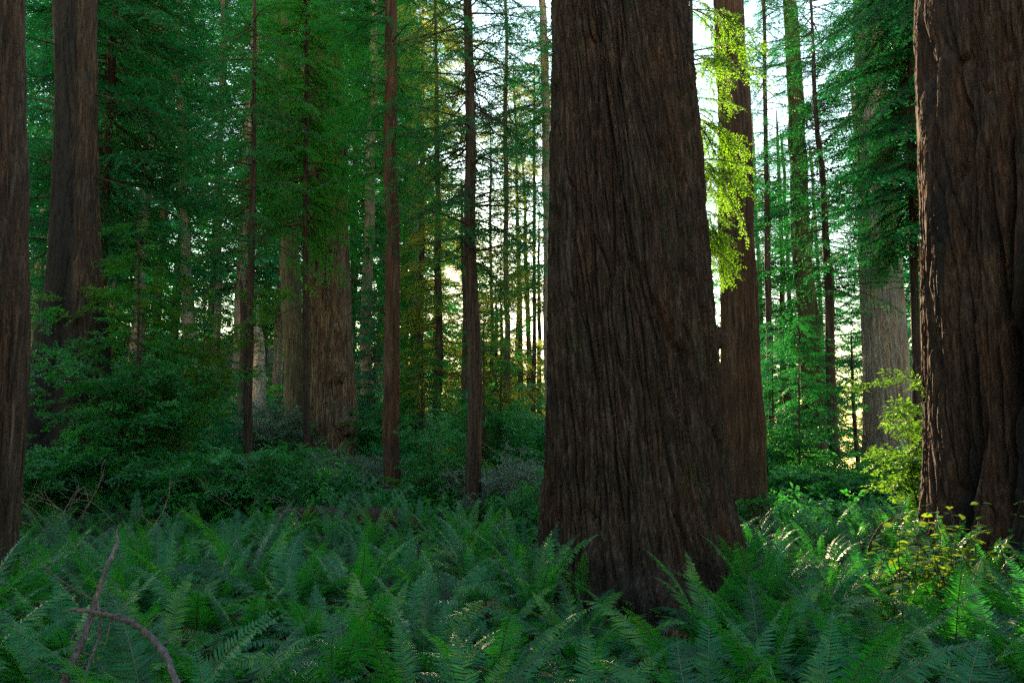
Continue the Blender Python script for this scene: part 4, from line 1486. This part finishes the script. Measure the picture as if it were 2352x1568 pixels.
def litter():
    r = np.random.default_rng(13)
    mb = MB()
    n = 26000
    Y = 3.2 + 12 * r.random(n)
    X = (r.random(n) * 2 - 1) * (.75 * Y + 1)
    Z = ground(X, Y) + r.random(n) * .05
    a = r.uniform(0, 6.28, n)
    l = r.uniform(.02, .12, n)
    w = r.uniform(.004, .014, n)
    d = np.stack([np.cos(a), np.sin(a), r.normal(0, .35, n)], -1)
    s = np.stack([-np.sin(a), np.cos(a), r.normal(0, .3, n)], -1)
    p = np.stack([X, Y, Z], -1)
    v = np.stack([p - d * l[:, None], p + s * w[:, None], p + d * l[:, None], p - s * w[:, None]], 1).reshape(-1, 3)
    mb.add(v, None, np.arange(4 * n).reshape(-1, 4), 0, np.repeat(r.random(n), 4))
    tag(obj('leaf_litter', mb.mesh('leaf_litter', [M['litter']])), 'brown needle and leaf litter scattered over the forest floor', 'litter', None, 'stuff')
    # small green ground plants
    mb = MB()
    n = 3200
    Y = 4.2 + 6.5 * r.random(n)
    X = np.where(r.random(n) < .7, r.uniform(.30, .75, n), r.uniform(-.7, .7, n)) * Y
    Z = ground(X, Y)
    for i in range(n):
        tr = C_TINY[i % 3]
        Rm = rot(r.uniform(0, 6.28), r.uniform(-.1, .9), r.normal(0, .3)) * r.uniform(.4, .9)
        v = tr.reshape(-1, 3) @ Rm.T + np.array([X[i], Y[i], Z[i] + r.uniform(.0, .16)])
        mb.add(v, np.arange(len(v)).reshape(-1, 3), None, 0, r.uniform(.1, .9))
    tag(obj('ground_cover', mb.mesh('ground_cover', [M['sorrel']])), 'small green leaves of ground cover among the ferns', 'ground cover', None, 'stuff')


litter()

# ------------------------------------------------------------------ dead wood


def dead_branch(name, label, pix, Y, rad, mat='branch_purple', forks=(), group=None):
    """pix: (px, py, dY) along the branch"""
    P = np.array([at(px, py, Y + dy) for px, py, dy in pix])
    s = np.linspace(0, 1, 34)
    k = np.linspace(0, 1, len(P))
    C = np.stack([np.interp(s, k, P[:, i]) for i in range(3)], -1)
    ker = np.array([1, 2, 3, 2, 1]) / 9
    for i in range(3):
        C[:, i] = np.convolve(np.pad(C[:, i], 2, mode='reflect', reflect_type='odd'), ker, 'valid')
    rr = np.random.default_rng(int(rad * 10000) + len(pix))
    C += rr.normal(0, .0025, C.shape)
    base = C[np.argmin(C[:, 2])].copy()
    t = thing(name, base, label, 'branch', group)
    mb = MB()
    R = np.interp(s, [0, .1, .75, 1], [rad * .35, rad * .7, rad, rad * 1.1]) * (1 + rr.normal(0, .12, 34))
    tube(mb, C, R, 9)
    if rad > .01:
        for k_ in range(7):                    # snapped side twigs
            i_ = int(rr.integers(3, 28))
            q_ = wander(C[i_], rr.normal(0, 1, 3) + [0, 0, .3], rr.uniform(.04, .28), 6, rr, .25, .02)
            mq = MB()
            tube(mq, q_, np.linspace(rad * .32, rad * .12, len(q_)), 5)
            obj('twig', mq.mesh('twig', [M[mat]], True, base), t)
    obj('limb', mb.mesh('limb', [M[mat]], True, base), t)
    for fp, fY, fr in forks:
        Q = np.array([at(px, py, fY + dy) for px, py, dy in fp])
        mb = MB()
        q = np.linspace(0, 1, 16)
        kk = np.linspace(0, 1, len(Q))
        D = np.stack([np.interp(q, kk, Q[:, i]) for i in range(3)], -1) + rr.normal(0, .003, (16, 3))
        tube(mb, D, np.linspace(fr, fr * .3, 16), 6)
        obj('twig', mb.mesh('twig', [M[mat]], True, base), t)
    return t


DB = 'fallen dead branches in the ferns'
dead_branch('dead_branch', 'long upright dead branch with a forked broken tip, poking from the ferns',
            [(272, 1238, .1), (258, 1275, 0), (232, 1330, -.1), (216, 1400, -.25), (190, 1470, -.45), (150, 1560, -.6), (130, 1620, -.7)], 5.2, .021,
            forks=[([(269, 1240, .1), (267, 1222, .1), (275, 1203, .1)], 5.2, .011), ([(218, 1385, -.2), (212, 1376, -.2), (150, 1340, -.1), (80, 1280, 0)], 5.2, .007)], group=DB)
dead_branch('dead_branch', 'bent purplish dead branch arching down over the ferns',
            [(160, 1399, .3), (200, 1402, .2), (250, 1411, .05), (300, 1428, 0), (345, 1460, -.1), (385, 1510, -.25), (408, 1580, -.4)], 4.7, .018,
            forks=[([(205, 1402, .2), (185, 1398, .25), (136, 1408, .3)], 4.7, .007), ([(222, 1465, 0), (270, 1420, 0), (300, 1375, .1)], 4.7, .005)], group=DB)
dead_branch('dead_branch', 'short thin dead stick standing between the two bigger dead branches',
            [(222, 1372, .1), (232, 1420, 0), (224, 1470, -.1), (196, 1545, -.3), (190, 1600, -.4)], 4.85, .009, group=DB)
dead_branch('dead_branch', 'dark bare branch arching over the ferns beside the salal',
            [(2085, 1195, .0), (2050, 1190, 0), (2025, 1205, 0), (2000, 1245, 0), (1995, 1275, 0)], 10.6, .022, mat='twig_brown', group=DB)


# bare pale twigs under the burnt redwood
def twig_tangle(label, px, py, Y, n, L, seed, mat='twig_grey', w=.9):
    r = np.random.default_rng(seed)
    p = at(px, py, Y)
    base = np.array([p[0], Y, gz(p[0], Y)])
    t = thing('bare_twigs', base, label, 'dead shrub', 'bare dead shrubs in the understory')
    for i in range(n):
        mb = MB()
        a = r.uniform(0, 2 * PI)
        d = np.array([math.cos(a) * r.uniform(.3, 1.3), math.sin(a) * .7, r.uniform(.5, 1.1)])
        pts = wander(base + np.array([r.normal(0, w * .5), r.normal(0, .3), .1]), d, L * r.uniform(.6, 1.2), 10, r, .16, .08)
        tube(mb, pts, np.linspace(.010, .003, len(pts)), 4)
        for k in range(r.integers(2, 5)):
            q = pts[r.integers(3, 9)]
            b = wander(q, d + r.normal(0, .8, 3), L * r.uniform(.15, .4), 5, r, .22, .05)
            tube(mb, b, np.linspace(.006, .002, len(b)), 3)
        obj('stem', mb.mesh('stem', [M[mat]], True, base), t)


twig_tangle('arching pale bare twigs before the dark hollow of the burnt redwood', 150, 1060, 15.5, 12, 2.0, 1)
twig_tangle('whitish tangle of bare twigs beside the big dark bush', 365, 1060, 16, 12, 1.5, 2)
twig_tangle('grey bare twigs in front of the burled redwood', 780, 1090, 19.8, 16, 1.5, 3)
twig_tangle('thin pale stems showing through the glossy bush', 600, 1090, 16.5, 8, 1.5, 4)

# rotting log behind the fern edge


def log_():
    Y = 16.3
    a, b = at(630, 1130, Y), at(960, 1185, Y - .6)
    a[2], b[2] = gz(a[0], a[1]) + .32, gz(b[0], b[1]) + .22
    base = np.array([(a[0] + b[0]) / 2, (a[1] + b[1]) / 2, gz((a[0] + b[0]) / 2, (a[1] + b[1]) / 2)])
    n, m = 48, 90
    s = np.linspace(0, 1, m)
    th = np.arange(n) / n
    U, S = np.meshgrid(th, s)
    ax = (b - a) / np.linalg.norm(b - a)
    s1 = np.cross(ax, [0, 0, 1])
    s1 /= np.linalg.norm(s1)
    s2 = np.cross(s1, ax)
    R = .22 + .04 * bark_field(U, S * 4, .3, 71, .1) + .06 * Lat(9, 5, 9)(U * 5, S * 6)
    R = R * np.where((S < .02) | (S > .98), .6, 1)
    P = a + (b - a) * S[..., None] + R[..., None] * (np.cos(U * 2 * PI)[..., None] * s1 + np.sin(U * 2 * PI)[..., None] * s2)
    v = np.vstack([P.reshape(-1, 3), a[None], b[None]])
    i = np.arange(m - 1)[:, None] * n
    j = np.arange(n)[None]
    k = (j + 1) % n
    q = np.stack([i + j, i + k, i + n + k, i + n + j], -1).reshape(-1, 4)
    tri = [[(x + 1) % n, x, n * m] for x in range(n)] + [[(m - 1) * n + x, (m - 1) * n + (x + 1) % n, n * m + 1] for x in range(n)]
    mb = MB()
    mb.add(v, tri, q, 0, 0)
    t = obj('fallen_log', mb.mesh('fallen_log', [M['bark_dark']], True, base), None, base)
    tag(t, 'dark rotting fallen log along the back edge of the ferns', 'log')


log_()

# ------------------------------------------------------------------ light, sky, air
SKY_STRENGTH = .15
w = bpy.data.worlds.new('World')
SC.world = w
w.use_nodes = True
nt = w.node_tree
N, L = nt.nodes, nt.links
N.clear()
out = N.new('ShaderNodeOutputWorld')
bg = N.new('ShaderNodeBackground')
bg.inputs['Strength'].default_value = SKY_STRENGTH
sky = N.new('ShaderNodeTexSky')
sky.sky_type = 'NISHITA'
sky.sun_disc = False
sky.sun_elevation = SUN_EL
sky.sun_rotation = SUN_AZ
sky.air_density = 1.6
sky.dust_density = .08
sky.ozone_density = 1.0
tc = N.new('ShaderNodeTexCoord')
sep = N.new('ShaderNodeSeparateXYZ')
mxz = N.new('ShaderNodeMath')
mxz.operation = 'MAXIMUM'
mxz.inputs[1].default_value = .03
cmb = N.new('ShaderNodeCombineXYZ')
L.new(tc.outputs['Generated'], sep.inputs[0])
L.new(sep.outputs[0], cmb.inputs[0])
L.new(sep.outputs[1], cmb.inputs[1])
L.new(sep.outputs[2], mxz.inputs[0])
L.new(mxz.outputs[0], cmb.inputs[2])
L.new(cmb.outputs[0], sky.inputs['Vector'])
L.new(sky.outputs[0], bg.inputs['Color'])
# the sun's own disc
dot = N.new('ShaderNodeVectorMath')
dot.operation = 'DOT_PRODUCT'
nrm = N.new('ShaderNodeVectorMath')
nrm.operation = 'NORMALIZE'
L.new(tc.outputs['Generated'], nrm.inputs[0])
L.new(nrm.outputs[0], dot.inputs[0])
dot.inputs[1].default_value = tuple(SUN)
mr = N.new('ShaderNodeMapRange')
mr.inputs['From Min'].default_value = math.cos(math.radians(.75))
mr.inputs['From Max'].default_value = math.cos(math.radians(.5))
L.new(dot.outputs['Value'], mr.inputs['Value'])
bg2 = N.new('ShaderNodeBackground')
bg2.inputs['Color'].default_value = (1, .70, .34, 1)
ml = N.new('ShaderNodeMath')
ml.operation = 'MULTIPLY'
ml.inputs[1].default_value = 9
L.new(mr.outputs[0], ml.inputs[0])
L.new(ml.outputs[0], bg2.inputs['Strength'])
mr2 = N.new('ShaderNodeMapRange')                # warm circumsolar glow of the air itself
mr2.inputs['From Min'].default_value = math.cos(math.radians(9))
mr2.inputs['From Max'].default_value = 1
L.new(dot.outputs['Value'], mr2.inputs['Value'])
pw = N.new('ShaderNodeMath')
pw.operation = 'POWER'
pw.inputs[1].default_value = 2.2
L.new(mr2.outputs[0], pw.inputs[0])
ml2 = N.new('ShaderNodeMath')
ml2.operation = 'MULTIPLY_ADD'
ml2.inputs[1].default_value = .55
L.new(pw.outputs[0], ml2.inputs[0])
L.new(ml.outputs[0], ml2.inputs[2])
L.new(ml2.outputs[0], bg2.inputs['Strength'])
add = N.new('ShaderNodeAddShader')
L.new(bg.outputs[0], add.inputs[0])
L.new(bg2.outputs[0], add.inputs[1])
L.new(add.outputs[0], out.inputs['Surface'])

sl = bpy.data.lights.new('sun', 'SUN')
sl.energy = 5.0
sl.angle = math.radians(.53)
sl.color = (1, .74, .44)
so = bpy.data.objects.new('sun', sl)
COL.objects.link(so)
so.rotation_euler = Vector(SUN).to_track_quat('Z', 'Y').to_euler()

HAZE = False
if HAZE:
    mb = MB()
    x0, x1, y0, y1, z0, z1 = -152, 152, -34, 152, -72, 76
    v = [[x, y, z] for x in (x0, x1) for y in (y0, y1) for z in (z0, z1)]
    mb.add(v, None, [[0, 1, 3, 2], [4, 6, 7, 5], [0, 4, 5, 1], [2, 3, 7, 6], [0, 2, 6, 4], [1, 5, 7, 3]], 0, 0)
    hm = bpy.data.materials.new('haze')
    nt, N, L = nodes_of(hm)
    o_ = N.new('ShaderNodeOutputMaterial')
    pv = N.new('ShaderNodeVolumePrincipled')
    pv.inputs['Color'].default_value = (.75, .9, .88, 1)
    pv.inputs['Density'].default_value = .0005
    pv.inputs['Anisotropy'].default_value = .6
    L.new(pv.outputs[0], o_.inputs['Volume'])
    tag(obj('haze', mb.mesh('haze', [hm])), 'thin pale morning haze between the far trees', 'haze', None, 'stuff')

SC.view_settings.view_transform = 'Standard'
SC.view_settings.look = 'None'
SC.view_settings.gamma = 1
SC.view_settings.exposure = 2.3
SC.render.filter_size = 1.1
SC.render.engine = 'CYCLES'
c = SC.cycles
c.use_denoising = False
try:
    c.denoiser = 'OPENIMAGEDENOISE'
    c.denoising_input_passes = 'RGB_ALBEDO_NORMAL'
    c.denoising_prefilter = 'NONE'
except Exception:
    pass
c.max_bounces = 6
c.diffuse_bounces = 3
c.glossy_bounces = 2
c.transmission_bounces = 3
c.transparent_max_bounces = 4
c.volume_bounces = 0
c.caustics_reflective = False
c.caustics_refractive = False
c.sample_clamp_indirect = .8
c.sample_clamp_direct = 1.2
c.use_adaptive_sampling = False
c.adaptive_threshold = .02
print('tris', sum(len(m.polygons) for m in bpy.data.meshes))
